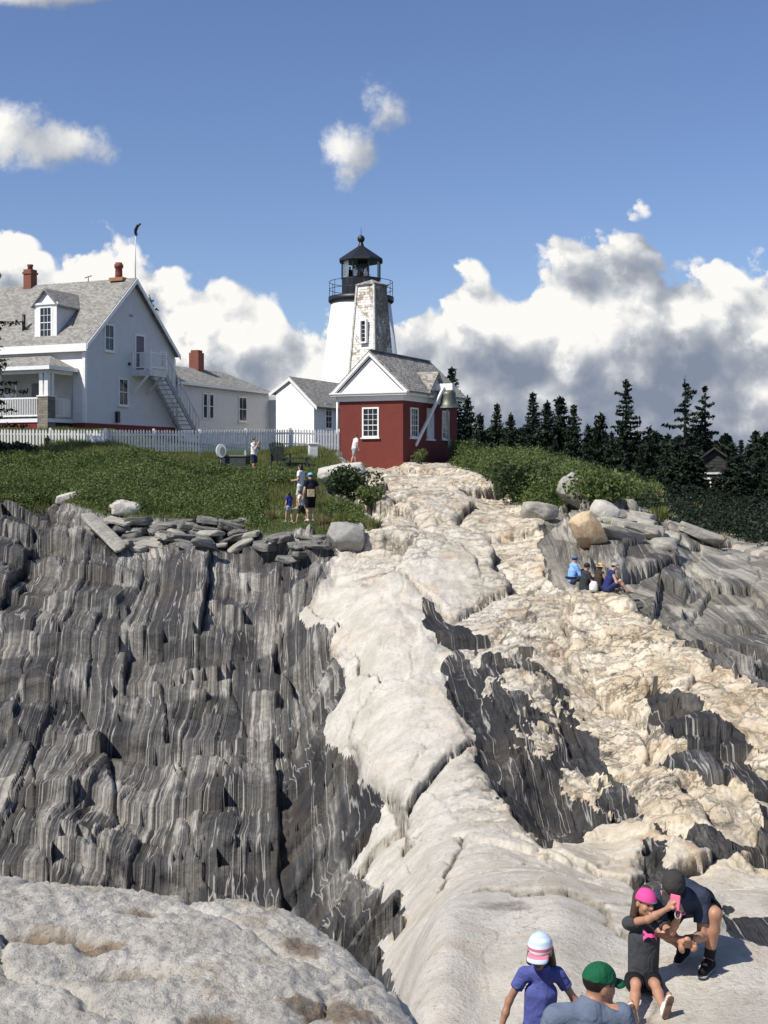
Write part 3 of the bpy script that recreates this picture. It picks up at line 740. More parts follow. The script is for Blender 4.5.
# ------------------------------------------------------------------ red brick bell house
A1 = -R(25.6)
def bell_house():
    W, L, H = 3.8, 7.52, 3.42
    p = at(403, 465, 66); r = root('brick_bell_house', (p.x, p.y, p.z), A1, 'small red brick house with white gable and side bell below the lighthouse', 'brick house')
    w = MB(); w.box((-W, 0, -1.2), (0, L, H)); wall = w.build('brick_wall', M['brick_red'], r)
    MB().box((-W - .04, -.04, -1.2), (.04, L + .04, .22)).build('plinth', M['brick_red'], r)
    # frieze and cornice
    f = MB(); f.box((-W - .05, -.05, H), (.05, L + .05, H + .28)); f.box((-W - .34, -.34, H + .28), (.34, L + .3, H + .38)); f.box((-W - .40, -.40, H + .38), (.40, L + .3, H + .46))
    f.build('cornice', M['trim'], r)
    E = H + .46; xm = -W / 2; rise = 2.16; hw = W / 2 + .40
    ped = MB(); ped.prism([(-W - .05, -.06, E), (.05, -.06, E), (xm, -.06, E + rise * (W / 2 + .05) / hw)], (0, L + .1, 0)); ped.build('pediment', M['clap_white'], r)
    rf = MB(); th = .09
    s = rise / hw
    for sg in (-1, 1):
        q = [(xm, -.20, E + rise), (xm + sg * (hw + .06), -.20, E - .06 * s), (xm + sg * (hw + .06), -.20, E - .06 * s + th), (xm, -.20, E + rise + th)]
        rf.prism(q, (0, L + .75, 0))
    rf.build('roof', M['roof_old'], r)
    rk = MB()
    for sg in (-1, 1):
        for (off, wid, y0, dy) in ((.0, .20, -.24, .05), (-.10, .14, -.18, .10)):
            q = [(xm, y0, E + rise + off - .02), (xm + sg * hw, y0, E + off - .02), (xm + sg * hw, y0, E + off - wid), (xm, y0, E + rise + off - wid)]
            if off: q = [(xm, y0, E + rise - .02), (xm + sg * (hw - .02), y0, E), (xm + sg * (hw - .26), y0, E), (xm, y0, E + rise - .25)]
            rk.prism(q, (0, dy, 0))
    rk.build('rake_board', M['trim'], r)
    MB().bar((xm, -.20, E + rise + .12), (xm, L + .3, E + rise + .12), .22, .05).build('ridge_cap', M['roof_old'], r)
    window(r, (xm, 0, 2.28), (1, 0, 0), .82, 1.44, (0, -1, 0), 3, 5)
    window(r, (0, 1.42, 2.28), (0, 1, 0), .82, 1.44, (1, 0, 0), 3, 5)
    window(r, (0, 5.75, 2.28), (0, 1, 0), .82, 1.44, (1, 0, 0), 3, 5)
    # boarded opening in the middle of the side wall
    sh = MB(); sh.box((0, 3.12, 1.45), (.05, 4.04, 3.15)); sb = sh.build('shutter', M['greywhite'], r)
    MB().box((0, 3.02, 1.36), (.12, 4.14, 1.44)).build('sill', M['trim'], sb)
    # little gable over the bell
    yc, dh = 3.85, 1.25; zb = E - .02; dr = 1.22
    g = MB(); g.prism([(.22, yc - dh, zb), (.22, yc + dh, zb), (.22, yc, zb + dr)], (-2.2, 0, 0)); dg = g.build('bell_gable', M['clap'], r)
    dm = MB()
    for sg in (-1, 1):
        q = [(.42, yc, zb + dr + .02), (.42, yc + sg * (dh + .14), zb - .12), (.42, yc + sg * (dh + .14), zb - .03), (.42, yc, zb + dr + .11)]
        dm.prism(q, (-2.5, 0, 0))
    dm.build('gable_roof', M['roof_old'], dg)
    MB().tube([(-W - .08, -.08, H + .3), (-W - .08, -.08, -.3)], .05, 8).build('downspout', M['trim'], r)
    # beam, bell and struts
    bm_ = MB(); bm_.box((.06, yc - .17, 4.12), (1.30, yc + .17, 4.50)); bm = bm_.build('bell_beam', M['white'], r, .02)
    MB().bar((.80, yc - .19, 4.30), (.03, 1.55, 1.05), .13, .13).build('strut', M['white'], r)
    MB().bar((.80, yc + .19, 4.30), (.03, 6.25, 1.05), .13, .13).build('strut', M['greywhite'], r)
    prof = [(0, 1.0), (.15, 1.0), (.30, .94), (.38, .88), (.40, .75), (.42, .50), (.46, .30), (.55, .14), (.66, .04), (.70, -.02), (.62, -.02), (.50, .12), (.36, .34), (0, .6)]
    bl = MB().lathe(prof, 28, (1.0, yc, 3.14)).build('fog_bell', M['bell'], r)
    MB().tube([(1.0, yc, 3.7), (1.0, yc, 3.08)], [.03, .07], 8).build('clapper', M['black'], bl)
    return r
bell_house()

# ------------------------------------------------------------------ shingled weight tower
def weight_tower():
    c = at(372, 460, 76.6)
    r = root('shingled_bell_tower', (c.x, c.y, -.1), -R(37), 'tapering square tower of peeling white shingles between the red house and the lighthouse', 'tower')
    zt = (V0 - 286) / F * 76.6 + .1
    b, t = 1.42, .63
    w = MB(); w.add([(-b, -b, -1), (b, -b, -1), (b, b, -1), (-b, b, -1), (-t, -t, zt), (t, -t, zt), (t, t, zt), (-t, t, zt)], [(0, 1, 5, 4), (1, 2, 6, 5), (2, 3, 7, 6), (3, 0, 4, 7), (4, 5, 6, 7)])
    w.build('shingle_wall', peeling('peeling_shingles'), r)
    k = t + .10
    cp = MB(); cp.box((-k, -k, zt), (k, k, zt + .07)); cp.add([(-k, -k, zt + .07), (k, -k, zt + .07), (k, k, zt + .07), (-k, k, zt + .07), (0, 0, zt + .40)], [(0, 1, 4), (1, 2, 4), (2, 3, 4), (3, 0, 4)])
    cp.build('cap_roof', M['roof_old'], r)
    hh = lambda z: b + (t - b) * (z + 1) / (zt + 1)
    zc = (V0 - 331) / F * 75.6 + .1
    window(r, (.10, -hh(zc - .8) - .03, zc), (1, 0, 0), .34, 1.25, (0, -1, 0), 1, 5, fw=.10, sill=False, depth=.16, mid=False)
    cb = MB()
    for sx in (-1, 1):
        cb.bar((sx * (b + .02), -(b + .02), -1), (sx * (t + .02), -(t + .02), zt), .12, .12)
    cb.build('corner_board', plain('worn_board', (.55, .53, .48), .8, .35, 5), r)
weight_tower()

# ------------------------------------------------------------------ lighthouse
def lighthouse():
    Y = 90.0; x = (361.1 - U0) / F * Y; z0 = 1.0
    Z = lambda v: (V0 - v) / F * Y - z0
    r = root('lighthouse', (x, Y, z0), 0, 'white conical lighthouse with a black lantern room on top', 'lighthouse')
    zt = Z(303.5)
    MB().lathe([(3.55, -1.5), (3.5, 0), (2.14, zt)], 64).build('tower_wall', M['tower'], r)
    MB().lathe([(2.16, zt - .05), (2.26, zt + .02), (2.36, zt + .12), (2.36, Z(297.5)), (1.4, Z(297.5) + .02)], 48).build('gallery_deck', M['black'], r)
    n = 8; rl = 1.48
    MB().lathe([(rl, Z(297.5)), (rl, Z(279.5)), (rl + .05, Z(279.5)), (rl + .05, Z(279.0)), (rl - .1, Z(279.0))], n, phase=.5, smooth=False).build('lantern_base', M['black'], r)
    zb, zg = Z(279), Z(261)
    for k in range(n):
        t = 2 * math.pi * (k + .5) / n; MB().bar((rl * math.cos(t), rl * math.sin(t), zb), (rl * math.cos(t), rl * math.sin(t), zg), .07).build('lantern_mullion', M['black'], r)
    gl = MB()
    for k in range(n):
        t0 = 2 * math.pi * (k + .5) / n; t1 = 2 * math.pi * (k + 1.5) / n; q = rl - .01
        gl.add([(q * math.cos(t0), q * math.sin(t0), zb), (q * math.cos(t1), q * math.sin(t1), zb), (q * math.cos(t1), q * math.sin(t1), zg), (q * math.cos(t0), q * math.sin(t0), zg)], [(0, 1, 2, 3)])
    gl.build('lantern_glass', M['clear'], r)
    for a0 in (200, 332):
        cu = MB()
        ts = [R(a0 + k * 7) for k in range(5)]
        vs = [((rl - .16) * math.cos(t), (rl - .16) * math.sin(t), z) for t in ts for z in (zb, zg)]
        cu.add(vs, [(2 * i, 2 * i + 2, 2 * i + 3, 2 * i + 1) for i in range(4)]); cu.build('curtain', M['curtain'], r)
    MB().lathe([(.30, zb), (.34, zb + .1), (.5, zb + .28), (.55, zb + .65), (.48, zb + 1.0), (.3, zb + 1.2), (.1, zb + 1.25)], 20, (.1, .25, 0)).build('lens', plain('fresnel_lens', (.10, .11, .10), .15, .3, 10, spec=.8), r)
    za = Z(246.7)
    MB().lathe([(rl + .16, zg - .1), (rl + .20, zg - .06), (rl + .17, zg + .08), (.26, za)], n, phase=.5, smooth=False).build('lantern_roof', M['black'], r)
    zc = Z(239)
    ball = MB().lathe([(.28, za - .05), (.20, za + .08), (.17, za + .22), (.15, zc - .25)], 16).lathe([(.27 * math.sin(a), zc - .27 * math.cos(a)) for a in np.linspace(.3, 3.05, 12)], 18)
    ball.tube([(0, 0, zc), (0, 0, Z(227))], [.03, .015], 6); ball.build('ventilator_ball', M['black'], r)
    rr = 2.28; zd = Z(297.5)
    rl_ = MB()
    for h in (.55, 1.10): rl_.tube([(rr * math.cos(2 * math.pi * k / 40), rr * math.sin(2 * math.pi * k / 40), zd + h) for k in range(41)], .022, 6, False)
    for k in range(12):
        t = 2 * math.pi * (k + .2) / 12; rl_.tube([(rr * math.cos(t), rr * math.sin(t), zd), (rr * math.cos(t), rr * math.sin(t), zd + 1.12)], .024, 6)
    rl_.build('gallery_railing', M['black'], r)
    return x, Y, z0 + zb
LIGHT = lighthouse()

# ------------------------------------------------------------------ small white house by the tower
def small_house():
    p = at(314, 446, 80); z0 = 1.0
    r = root('white_passage_house', (p.x, p.y, z0), A1, 'small white gabled outbuilding with one dark side window, left of the lighthouse foot', 'outbuilding')
    eave = 4.16 - z0; apex = 5.85 - z0; xa = -1.77; xl = -2.81; sl = .66
    zl = apex - sl * (xa - xl)
    L = 7.0
    MB().prism([(0, 0, -1), (0, 0, eave), (xa, 0, apex), (xl, 0, zl), (xl, 0, -1)], (0, L, 0)).build('wall', M['clap_white'], r)
    rf = MB(); s = (apex - eave) / -xa
    for (x1, ss) in ((.28, -s), (xl - .5, sl)):
        zz = apex - abs(x1 - xa) * abs(ss)
        rf.prism([(xa, -.08, apex + .02), (x1, -.08, zz + .02), (x1, -.08, zz + .11), (xa, -.08, apex + .13)], (0, L + .3, 0))
    rf.build('roof', M['roof'], r)
    rk = MB()
    for (x1, ss) in ((.26, s), (xl - .48, sl)):
        zz = apex - abs(x1 - xa) * ss
        rk.prism([(xa, -.13, apex + .08), (x1, -.13, zz + .08), (x1, -.13, zz - .14), (xa, -.13, apex - .16)], (0, .045, 0))
    rk.build('rake_board', M['trim'], r)
    window(r, (0, 1.95, 2.45), (0, 1, 0), .8, 1.5, (1, 0, 0), 2, 4)
small_house()

# ------------------------------------------------------------------ keeper's house
A2 = -math.atan2(.402, .916)
def keepers_house():
    z0 = 2.0
    r = root('keepers_house', (-16.27, 68, z0), A2, 'large white clapboard house with grey shingle roof, dormer and porch at the left', 'house')
    W = 8.83; XL = -15.0; E = 4.9; AP = 8.86; ym = W / 2
    MB().box((XL, 0, -1), (0, W, .52)).build('foundation', M['foundation'], r)
    MB().prism([(0, .02, .522), (0, W, .522), (0, W, E), (0, ym, AP - .1), (0, .02, E)], (XL, 0, 0)).build('wall', M['clap'], r)
    MB().box((-.16, -.03, .52), (.03, .16, E - .05)).build('corner_board', M['trim'], r); MB().box((-.02, W - .2, .52), (.03, W + .03, E - .2)).build('corner_board', M['trim'], r)
    rf = MB(); s = (AP - E) / ym
    for sg in (-1, 1):
        ov = .24 if sg < 0 else .12
        q = [(0.30, ym, AP), (0.30, ym + sg * (ym + ov), E - ov * s), (0.30, ym + sg * (ym + ov), E - ov * s + .14), (0.30, ym, AP + .15)]
        rf.prism(q, (XL - .5, 0, 0))
    roof = rf.build('roof', M['roof'], r)
    fa = MB()
    fa.box((XL, -.28, E - .50), (.30, -.20, E - .08))
    fa.box((XL, -.20, E - .50), (.28, -.004, E - .44))
    for sg in (-1, 1):
        ov = .24 if sg < 0 else .12
        q = [(.31, ym, AP + .1), (.31, ym + sg * (ym + ov), E - ov * s + .1), (.31, ym + sg * (ym + ov), E - ov * s - .16), (.31, ym, AP - .18)]
        fa.prism(q, (.04, 0, 0))
    fa.build('eave_board', M['trim'], r)
    def chim(x, y, zt, w, pot=False):
        c = MB(); zb = AP - abs(y - ym) * s - .5
        c.box((x - w / 2, y - w / 2, zb), (x + w / 2, y + w / 2, zt)); c.box((x - w / 2 - .05, y - w / 2 - .05, zt - .28), (x + w / 2 + .05, y + w / 2 + .05, zt - .16))
        ch = c.build('chimney', M['chimney'], roof)
    chim(-7.35, ym, 9.95, .56)
    pot = MB().lathe([(.17, 9.9), (.15, 10.12), (.18, 10.17), (.18, 10.26), (.11, 10.26)], 12, (-7.35, ym, 0)).build('chimney_pot', M['terra'], roof)
    ft = MB().lathe([(.24, 8.7), (.21, 9.3), (.20, 9.62), (.26, 9.66), (.26, 9.84), (.20, 9.88), (.20, 9.95), (.13, 9.95)], 16, (-.95, ym, 0)).build('flue_pipe', M['terra'], roof)
    MB().box((-1.40, ym - .35, 8.86), (-.45, ym + .35, 9.06)).build('flashing', M['copper'], ft)
    MB().tube([(-4.95, .95, 5.6), (-4.95, .95, 6.75)], .10, 10).tube([(-4.95, .95, 5.75), (-4.5, .9, 6.05)], .04, 6).build('vent_pipe', M['black'], roof)
    vn = MB().tube([(-3.1, ym, AP + .1), (-3.1, ym, AP + .42)], .025, 6).bar((-3.35, ym, AP + .36), (-2.85, ym, AP + .46), .03, .05); vn.build('roof_finial', M['terra'], roof)
    # front dormer
    xc, hw = -2.96, .74; yd = .42; zb, zt, za = 5.15, 7.15, 7.92
    d = MB(); d.prism([(xc - hw, yd, zb), (xc + hw, yd, zb), (xc + hw, yd, zt), (xc, yd, za), (xc - hw, yd, zt)], (0, 3.2, 0)); dm = d.build('dormer', M['clap_white'], r)
    ds = (za - zt) / hw; dr = MB()
    for sg in (-1, 1):
        q = [(xc, yd - .18, za + .02), (xc + sg * (hw + .18), yd - .18, zt - .18 * ds + .02), (xc + sg * (hw + .18), yd - .18, zt - .18 * ds + .12), (xc, yd - .18, za + .13)]
        dr.prism(q, (0, 3.3, 0))
    dr.build('dormer_roof', M['roof'], dm)
    tr = MB(); tr.box((xc - hw - .02, yd - .035, zb), (xc - .44, yd - .003, zt)); tr.box((xc + .44, yd - .035, zb), (xc + hw + .02, yd - .003, zt)); tr.box((xc - hw - .16, yd - .12, zt - .02), (xc + hw + .16, yd - .003, zt + .10))
    tr.build('dormer_trim', M['trim'], dm)
    window(r, (xc, yd, 6.15), (1, 0, 0), .72, 1.62, (0, -1, 0), 3, 4, fw=.14, name='dormer_window')
    # gable wall openings
    window(r, (0, 2.17, 5.35), (0, 1, 0), .74, 1.36, (1, 0, 0), 2, 2)
    window(r, (0, 3.50, 2.38), (0, 1, 0), .76, 1.40, (1, 0, 0), 2, 2)
    window(r, (0, 7.55, 4.55), (0, 1, 0), .56, .80, (1, 0, 0), 1, 2)
    dr_ = MB().box((0, 4.72, 3.72), (.03, 5.52, 5.72)); do = dr_.build('balcony_door', plain('dull_violet_door', (.115, .105, .13), .6, .2, 3), r)
    df = MB(); df.box((.0, 4.62, 3.72), (.05, 4.72, 5.82)); df.box((0, 5.52, 3.72), (.05, 5.62, 5.82)); df.box((0, 4.72, 5.72), (.05, 5.52, 5.82)); df.build('door_frame', M['trim'], do)
    vt = MB().box((0, 4.12, 6.75), (.04, 4.42, 6.9)); vt.build('gable_vent', M['grey'], r)
    li = MB().box((0, 3.98, 3.94), (.12, 4.10, 4.10)); li.build('wall_lamp', M['black'], r)
    MB().box((0, 2.75, .62), (.18, 2.98, 1.25)).build('meter_box', M['black'], r)
    # vane pole above the ridge end
    pt = [(.2, ym, AP), (.2, ym, 11.55)]
    MB().tube(pt, .03, 6).build('pole', M['greywhite'], r)
    MB().tube([(.2, ym, 11.5), (.24, ym - .03, 11.75), (.42, ym - .08, 11.98), (.66, ym - .15, 12.05)], [.06, .10, .09, .05], 8).box((.2, ym - .04, 11.42), (.32, ym + .04, 11.6)).build('wind_vane', M['black'], r)
    # balcony and outside stair
    b = MB(); b.box((0.002, 4.36, 3.50), (1.28, 5.95, 3.66)); b.box((1.20, 4.36, 3.34), (1.29, 5.95, 3.70)); b.box((0.002, 4.33, 3.34), (1.28, 4.42, 3.70)); bal = b.build('balcony', M['greywhite'], r)
    rl = MB()
    for z in (3.84, 4.68): rl.bar((.03, 4.40, z), (1.26, 4.40, z), .06, .06); rl.bar((1.25, 4.40, z), (1.25, 5.95, z), .06, .06)
    for k in range(8): rl.bar((.55 + .1 * k, 4.40, 3.8), (.55 + .1 * k, 4.40, 4.66), .045)
    for k in range(13): rl.bar((1.25, 4.46 + .12 * k, 3.8), (1.25, 4.46 + .12 * k, 4.66), .035)
    for (x, y) in ((.05, 4.40), (1.25, 4.40), (1.25, 5.95)): rl.bar((x, y, 3.66), (x, y, 4.76), .09)
    rl.build('railing', M['trim'], bal)
    bk = MB(); bk.bar((1.1, 4.42, 3.38), (.03, 4.42, 2.35), .10); bk.build('bracket', M['trim'], bal)
    MB().bar((1.1, 5.8, 3.38), (.03, 5.8, 2.35), .10).build('bracket', M['greywhite'], bal)
    y0, y1, zT, zB = 5.95, 9.55, 3.58, .05; N = 14
    st = MB()
    for xs in (.18, 1.22): st.bar((xs, y0, zT - .1), (xs, y1, zB - .1), .06, .30)
    stair = st.build('stair', M['grey'], r)
    tr_ = MB()
    for k in range(N):
        q = (k + .5) / N; y = y0 + (y1 - y0) * q; z = zT + (zB - zT) * q
        tr_.box((.21, y - .14, z - .03), (1.19, y + .12, z + .02))
    tr_.build('tread', M['greywhite'], stair)
    hr = MB(); hr.bar((1.25, y0, 4.68), (1.25, y1, zB + 1.05), .05, .07); hr.bar((.1, 6.5, 3.9), (.1, y1, zB + 1.0), .04, .05)
    for k in range(12):
        q = k / 11; y = y0 + (y1 - y0) * q; z = zT + (zB - zT) * q
        hr.bar((1.25, y, z), (1.25, y, z + 1.05), .045 if k % 4 else .08)
    hr.build('handrail', M['greywhite'], stair)
    # porch
    px0, px1, py = -11.0, -.8, -2.1
    pf = MB(); pf.box((px0, py, .50), (px1, -.004, .70)); porch = pf.build('porch_floor', M['trim'], r)
    MB().box((px0, py + .06, -.8), (px1 - .6, py + .10, .50)).build('porch_skirt', M['foundation'], porch)
    MB().box((px1 - .1, py + .3, -.8), (px1 - .06, -.01, .48)).build('dark_opening', M['dark'], porch)  # solid near-black panel standing in for the shade under the porch
    fr = MB(); fr.box((px0, py - .02, 3.12), (px1 + .02, py + .2, 3.42)); fr.box((px1 - .2, py + .2, 3.12), (px1 + .02, -.004, 3.42)); fr.build('porch_beam', M['trim'], porch)
    MB().box((px0, py + .2, 3.30), (px1 - .2, -.005, 3.34)).build('porch_ceiling', M['porch'], porch)
    pr = MB(); k = .32; zf, zw = 3.42, 4.28
    pr.add([(px0, py - k, zf), (px1 + k, py - k, zf), (px1 + k, -.01, zf), (px0, -.01, zf), (px0, -.01, zw), (px1 - 1.5, -.01, zw)],
           [(0, 1, 5, 4), (1, 2, 5), (0, 3, 2, 1), (0, 4, 3), (2, 3, 4, 5)])
    pr.build('porch_roof', M['roof'], porch)
    gt = MB(); gt.box((px0, py - k - .05, zf - .14), (px1 + k + .05, py - k, zf + .06)); gt.box((px1 + k, py - k, zf - .14), (px1 + k + .05, -.01, zf + .06)); gt.build('porch_gutter', M['trim'], porch)
    for xp in (px1 - .35, px1 - 3.9, px1 - 7.4):
        pi = MB().box((xp - .34, py - .02, -.9), (xp + .34, py + .62, 1.86)); pier = pi.build('stone_pier', M['stone'], porch)
        MB().box((xp - .38, py - .06, 1.862), (xp + .38, py + .66, 1.93)).build('pier_cap', M['trim'], pier)
        co = MB(); co.box((xp - .28, py + .04, 1.93), (xp - .04, py + .26, 3.12)); co.box((xp + .06, py + .04, 1.93), (xp + .30, py + .26, 3.12)); co.box((xp + .08, py + .36, 1.93), (xp + .30, py + .56, 3.12))
        co.build('column', M['trim'], porch)
    ra = MB()
    for z in (.86, 1.80): ra.bar((px0, py + .15, z), (px1 - .7, py + .15, z), .06, .08); ra.bar((px1 - .15, py + .62, z), (px1 - .15, -.02, z), .06, .07)
    for x in np.arange(px0, px1 - .72, .115): ra.bar((x, py + .15, .86), (x, py + .15, 1.80), .04)
    for y in np.arange(py + .68, -.03, .115): ra.bar((px1 - .15, y, .86), (px1 - .15, y, 1.80), .035)
    ra.build('porch_railing', M['trim'], porch)
    window(r, (-5.2, .018, 2.0), (1, 0, 0), .9, 1.5, (0, -1, 0), 2, 4); 
    MB().box((-3.6, -.02, .70), (-2.7, .018, 2.75)).build('front_door', plain('porch_door', (.12, .13, .13), .6, .15, 3), r)
    MB().box((-12, -.012, .72), (-.82, .015, 3.30)).build('porch_wall', M['porch'], r)  # sheet over the white wall, greyed for the shade inside the porch
    # rear wing
    y0, y1 = W, 20.7; e = 3.32; xr = -2.2; rz = 4.62
    MB().box((-4.4, y0 + .01, -1), (-.03, y1, e)).build('wing_wall', M['clap'], r)
    wr = MB(); k = .22
    v = [(.22, y0 + .01, e - .02), (.22, y1 + k, e - .02), (-4.6, y1 + k, e - .02), (-4.6, y0 + .01, e - .02), (xr, y0 + .01, rz), (xr, y1 - 2.6, rz)]
    wr.add(v, [(0, 1, 5, 4), (1, 2, 5), (2, 3, 4, 5), (0, 4, 3), (3, 2, 1, 0)]); wing = wr.build('wing_roof', M['roof'], r)
    MB().box((.20, y0 + .02, e - .14), (.26, y1 + k, e + .02)).build('wing_eave', M['trim'], r)
    MB().box((xr - .36, 14.4, 4.1), (xr + .36, 15.1, 5.65)).box((xr - .28, 14.48, 5.65), (xr + .28, 15.02, 5.82)).build('wing_chimney', M['chimney'], wing)
    window(r, (-.03, 12.3, 2.0), (0, 1, 0), .42, 1.5, (1, 0, 0), 1, 2, fw=.08, sill=False); window(r, (-.03, 13.05, 2.0), (0, 1, 0), .42, 1.5, (1, 0, 0), 1, 2, fw=.08, sill=False)
    window(r, (-.03, 17.0, 2.0), (0, 1, 0), .92, 1.5, (1, 0, 0), 2, 2)
    MB().box((-2.5, y1 + .01, -1), (.5, y1 + 1.4, 2.7)).box((-2.6, y1 + .0, 2.702), (.6, y1 + 1.5, 2.8)).build('wing_entry', M['clap'], r)
    MB().tube([(.06, 9.0, e - .1), (.06, 9.0, -.3)], .05, 8).build('downspout', M['greywhite'], r)
keepers_house()

# ------------------------------------------------------------------ picket fences
def fence(pts, label, mat, name='picket_fence', h=1.08, heights=None):
    p0 = Vector(pts[0]); r = root(name, p0, 0, label, 'fence', 'white picket fences in front of the white house')
    pk = MB(); ra = MB()
    for a, b in zip(pts[:-1], pts[1:]):
        a = Vector(a) - p0; b = Vector(b) - p0; d = b - a; L = math.hypot(d.x, d.y); e = Vector((d.x, d.y, 0)) / L; nrm = Vector((e.y, -e.x, 0))
        n = int(L / .152); rs = random.Random(5)
        for i in range(n):
            c = a + d * ((i + .5) / n); c = c + nrm * .035
            hh = h + rs.uniform(-.012, .012); w = .044; t = .010; tilt = rs.uniform(-.012, .012)
            q = []
            for s_ in (-1, 1):
                o = nrm * t * s_
                q += [c + e * -w + o, c + e * w + o, c + e * (w + tilt) + o + Vector((0, 0, hh - .08)), c + e * tilt + o + Vector((0, 0, hh)), c + e * (-w + tilt) + o + Vector((0, 0, hh - .08))]
            pk.add(q, [(4, 3, 2, 1, 0), (5, 6, 7, 8, 9)] + [(k, (k + 1) % 5, 5 + (k + 1) % 5, 5 + k) for k in range(5)])
        for z in (.28, .84): ra.bar(a + Vector((0, 0, z)), b + Vector((0, 0, z)), .035, .085)
        m = max(1, int(L / 2.4))
        for i in range(m + 1):
            c = a + d * (i / m) - nrm * .05
            MB().bar(c + Vector((0, 0, -.4)), c + Vector((0, 0, h + .06)), .11).build('post', mat, r)
    pk.build('pickets', mat, r); ra.build('rail', mat, r)
    return r
def fence_pts(lst): return [tuple(at(a, b, y)) for a, b, y in lst]
fa = fence(fence_pts([(-60, 451, 60), (105, 452, 60)]), 'sunlit white picket fence in front of the porch at far left', M['white'])
fb = fence(fence_pts([(106, 452, 60.2), (200, 451.5, 63), (290, 449, 66.5)]), 'long shaded white picket fence running from the porch towards the lighthouse', plain('fence_grey_white', (.68, .68, .66), .6, .15, 4))  # shade put into the paint: greyer than the sunlit stretch
fc_ = fence(fence_pts([(291, 449, 66.6), (339, 450, 67.6)]), 'short white picket fence between the outbuilding and the red brick house', M['white'])
sg = at(95, 441.5, 59.8)
MB().box((sg.x - .34, sg.y - .03, sg.z - .28), (sg.x + .34, sg.y, sg.z + .28)).build('fence_sign', M['white'])
tag(bpy.data.objects['fence_sign'], 'small white notice board on the picket fence near the porch', 'sign')
# ------------------------------------------------------------------ plants
def tri_mesh(name, V, mat, parent=None, nper=4, smooth=False):
    """V: (n, nper, 3) separate faces in one mesh"""
    n = len(V); me = bpy.data.meshes.new(name)
    me.vertices.add(n * nper); me.vertices.foreach_set('co', V.astype(np.float32).ravel())
    me.loops.add(n * nper); me.loops.foreach_set('vertex_index', np.arange(n * nper, dtype=np.int32))
    me.polygons.add(n); me.polygons.foreach_set('loop_start', np.arange(n, dtype=np.int32) * nper); me.polygons.foreach_set('loop_total', np.full(n, nper, np.int32))
    me.update(); me.materials.append(mat)
    return link(bpy.data.objects.new(name, me), parent)
def leaf_mat(name, c0, c1, c2, trans=.25, scale=1.2):
    m, t, b = new_mat(name)
    p = t.obj(); n = t.noise(p, scale, 4, .6)
    isl = t.node('ShaderNodeNewGeometry').outputs['Random Per Island']
    k = t.math('ADD', t.math('MULTIPLY', n, .6), t.math('MULTIPLY', isl, .4))
    col = t.ramp(k, [(.25, c0), (.5, c1), (.75, c2)])
    t.put(b.inputs['Base Color'], col); b.inputs['Roughness'].default_value = .6; b.inputs['Specular IOR Level'].default_value = .25
    tr = t.node('ShaderNodeBsdfTranslucent'); t.put(tr.inputs[0], col)
    mx = t.node('ShaderNodeMixShader'); mx.inputs[0].default_value = trans
    t.l.new(b.outputs[0], mx.inputs[1]); t.l.new(tr.outputs[0], mx.inputs[2]); t.l.new(mx.outputs[0], t.n['Material Output'].inputs[0])
    return m
ML = {
 'shrub': leaf_mat('shrub_leaves', (.052, .085, .022), (.11, .155, .045), (.20, .225, .08), .35, scale=.45),
 'dark_shrub': leaf_mat('dark_shrub_leaves', (.018, .035, .012), (.032, .055, .018), (.055, .08, .025)),
 'spruce': leaf_mat('spruce_needles', (.008, .015, .009), (.014, .025, .014), (.028, .042, .019), .1),
 'dry': leaf_mat('dry_grass', (.12, .12, .045), (.22, .19, .085), (.34, .28, .14)),
 'grass': leaf_mat('grass_blades', (.075, .10, .024), (.14, .165, .045), (.25, .24, .09), .3, scale=.5),
}
MBARK = plain('spruce_bark', (.05, .04, .033), .9, .35, 9)
MSTEM = plain('shrub_stem', (.10, .075, .05), .9, .3, 9)

def quads(C, size, rng, asp=.62, up=0.0):
    """leaf quads with random facing round the points C"""
    n = len(C)
    d = rng.normal(size=(n, 3)); d[:, 2] += up; d /= np.linalg.norm(d, axis=1)[:, None] + 1e-9
    h = rng.normal(size=(n, 3)); a = np.cross(d, h); a /= np.linalg.norm(a, axis=1)[:, None] + 1e-9
    b = np.cross(d, a); s = (size * (.6 + .8 * rng.random(n)))[:, None]
    a = a * s; b = b * s * asp
    return np.stack([C - a, C - b * .9, C + a, C + b * .9], 1)

def clump_cover(name, mask_fn, n_clump, leaf, rng, mat, label, cat, h_rng=(.25, .7), per=46, spread=.42):
    """low shrubs: many overlapping domes of leaves over the ground"""
    P = []
    u = GF['px']
    f = GF; Yv = GV[:, 1]
    ok = np.where(mask_fn(f, Yv))[0]
    wgt = Yv[ok] ** 2 * (.0035); wgt = wgt / wgt.sum()
    pick = rng.choice(ok, n_clump, p=wgt)
    C = GV[pick]
    out = []
    for c in C:
        h = rng.uniform(*h_rng) * (.7 + .8 * (vnoise(c[0] * .4, c[1] * .4, 300) + .5)); r = spread * rng.uniform(.7, 1.4)
        k = int(per * rng.uniform(.7, 1.3)); q = rng.normal(size=(k, 3)); q /= np.linalg.norm(q, axis=1)[:, None]
        q[:, 2] = np.abs(q[:, 2]); rad = rng.uniform(.65, 1.02, k)[:, None]
        out.append(c + q * rad * np.array([r, r, h]) + np.array([0, 0, -.03]))
    A = np.concatenate(out)
    o = tri_mesh(name, quads(A, leaf, rng, .6, .5), mat)
    tag(o, label, cat, kind='stuff'); return o

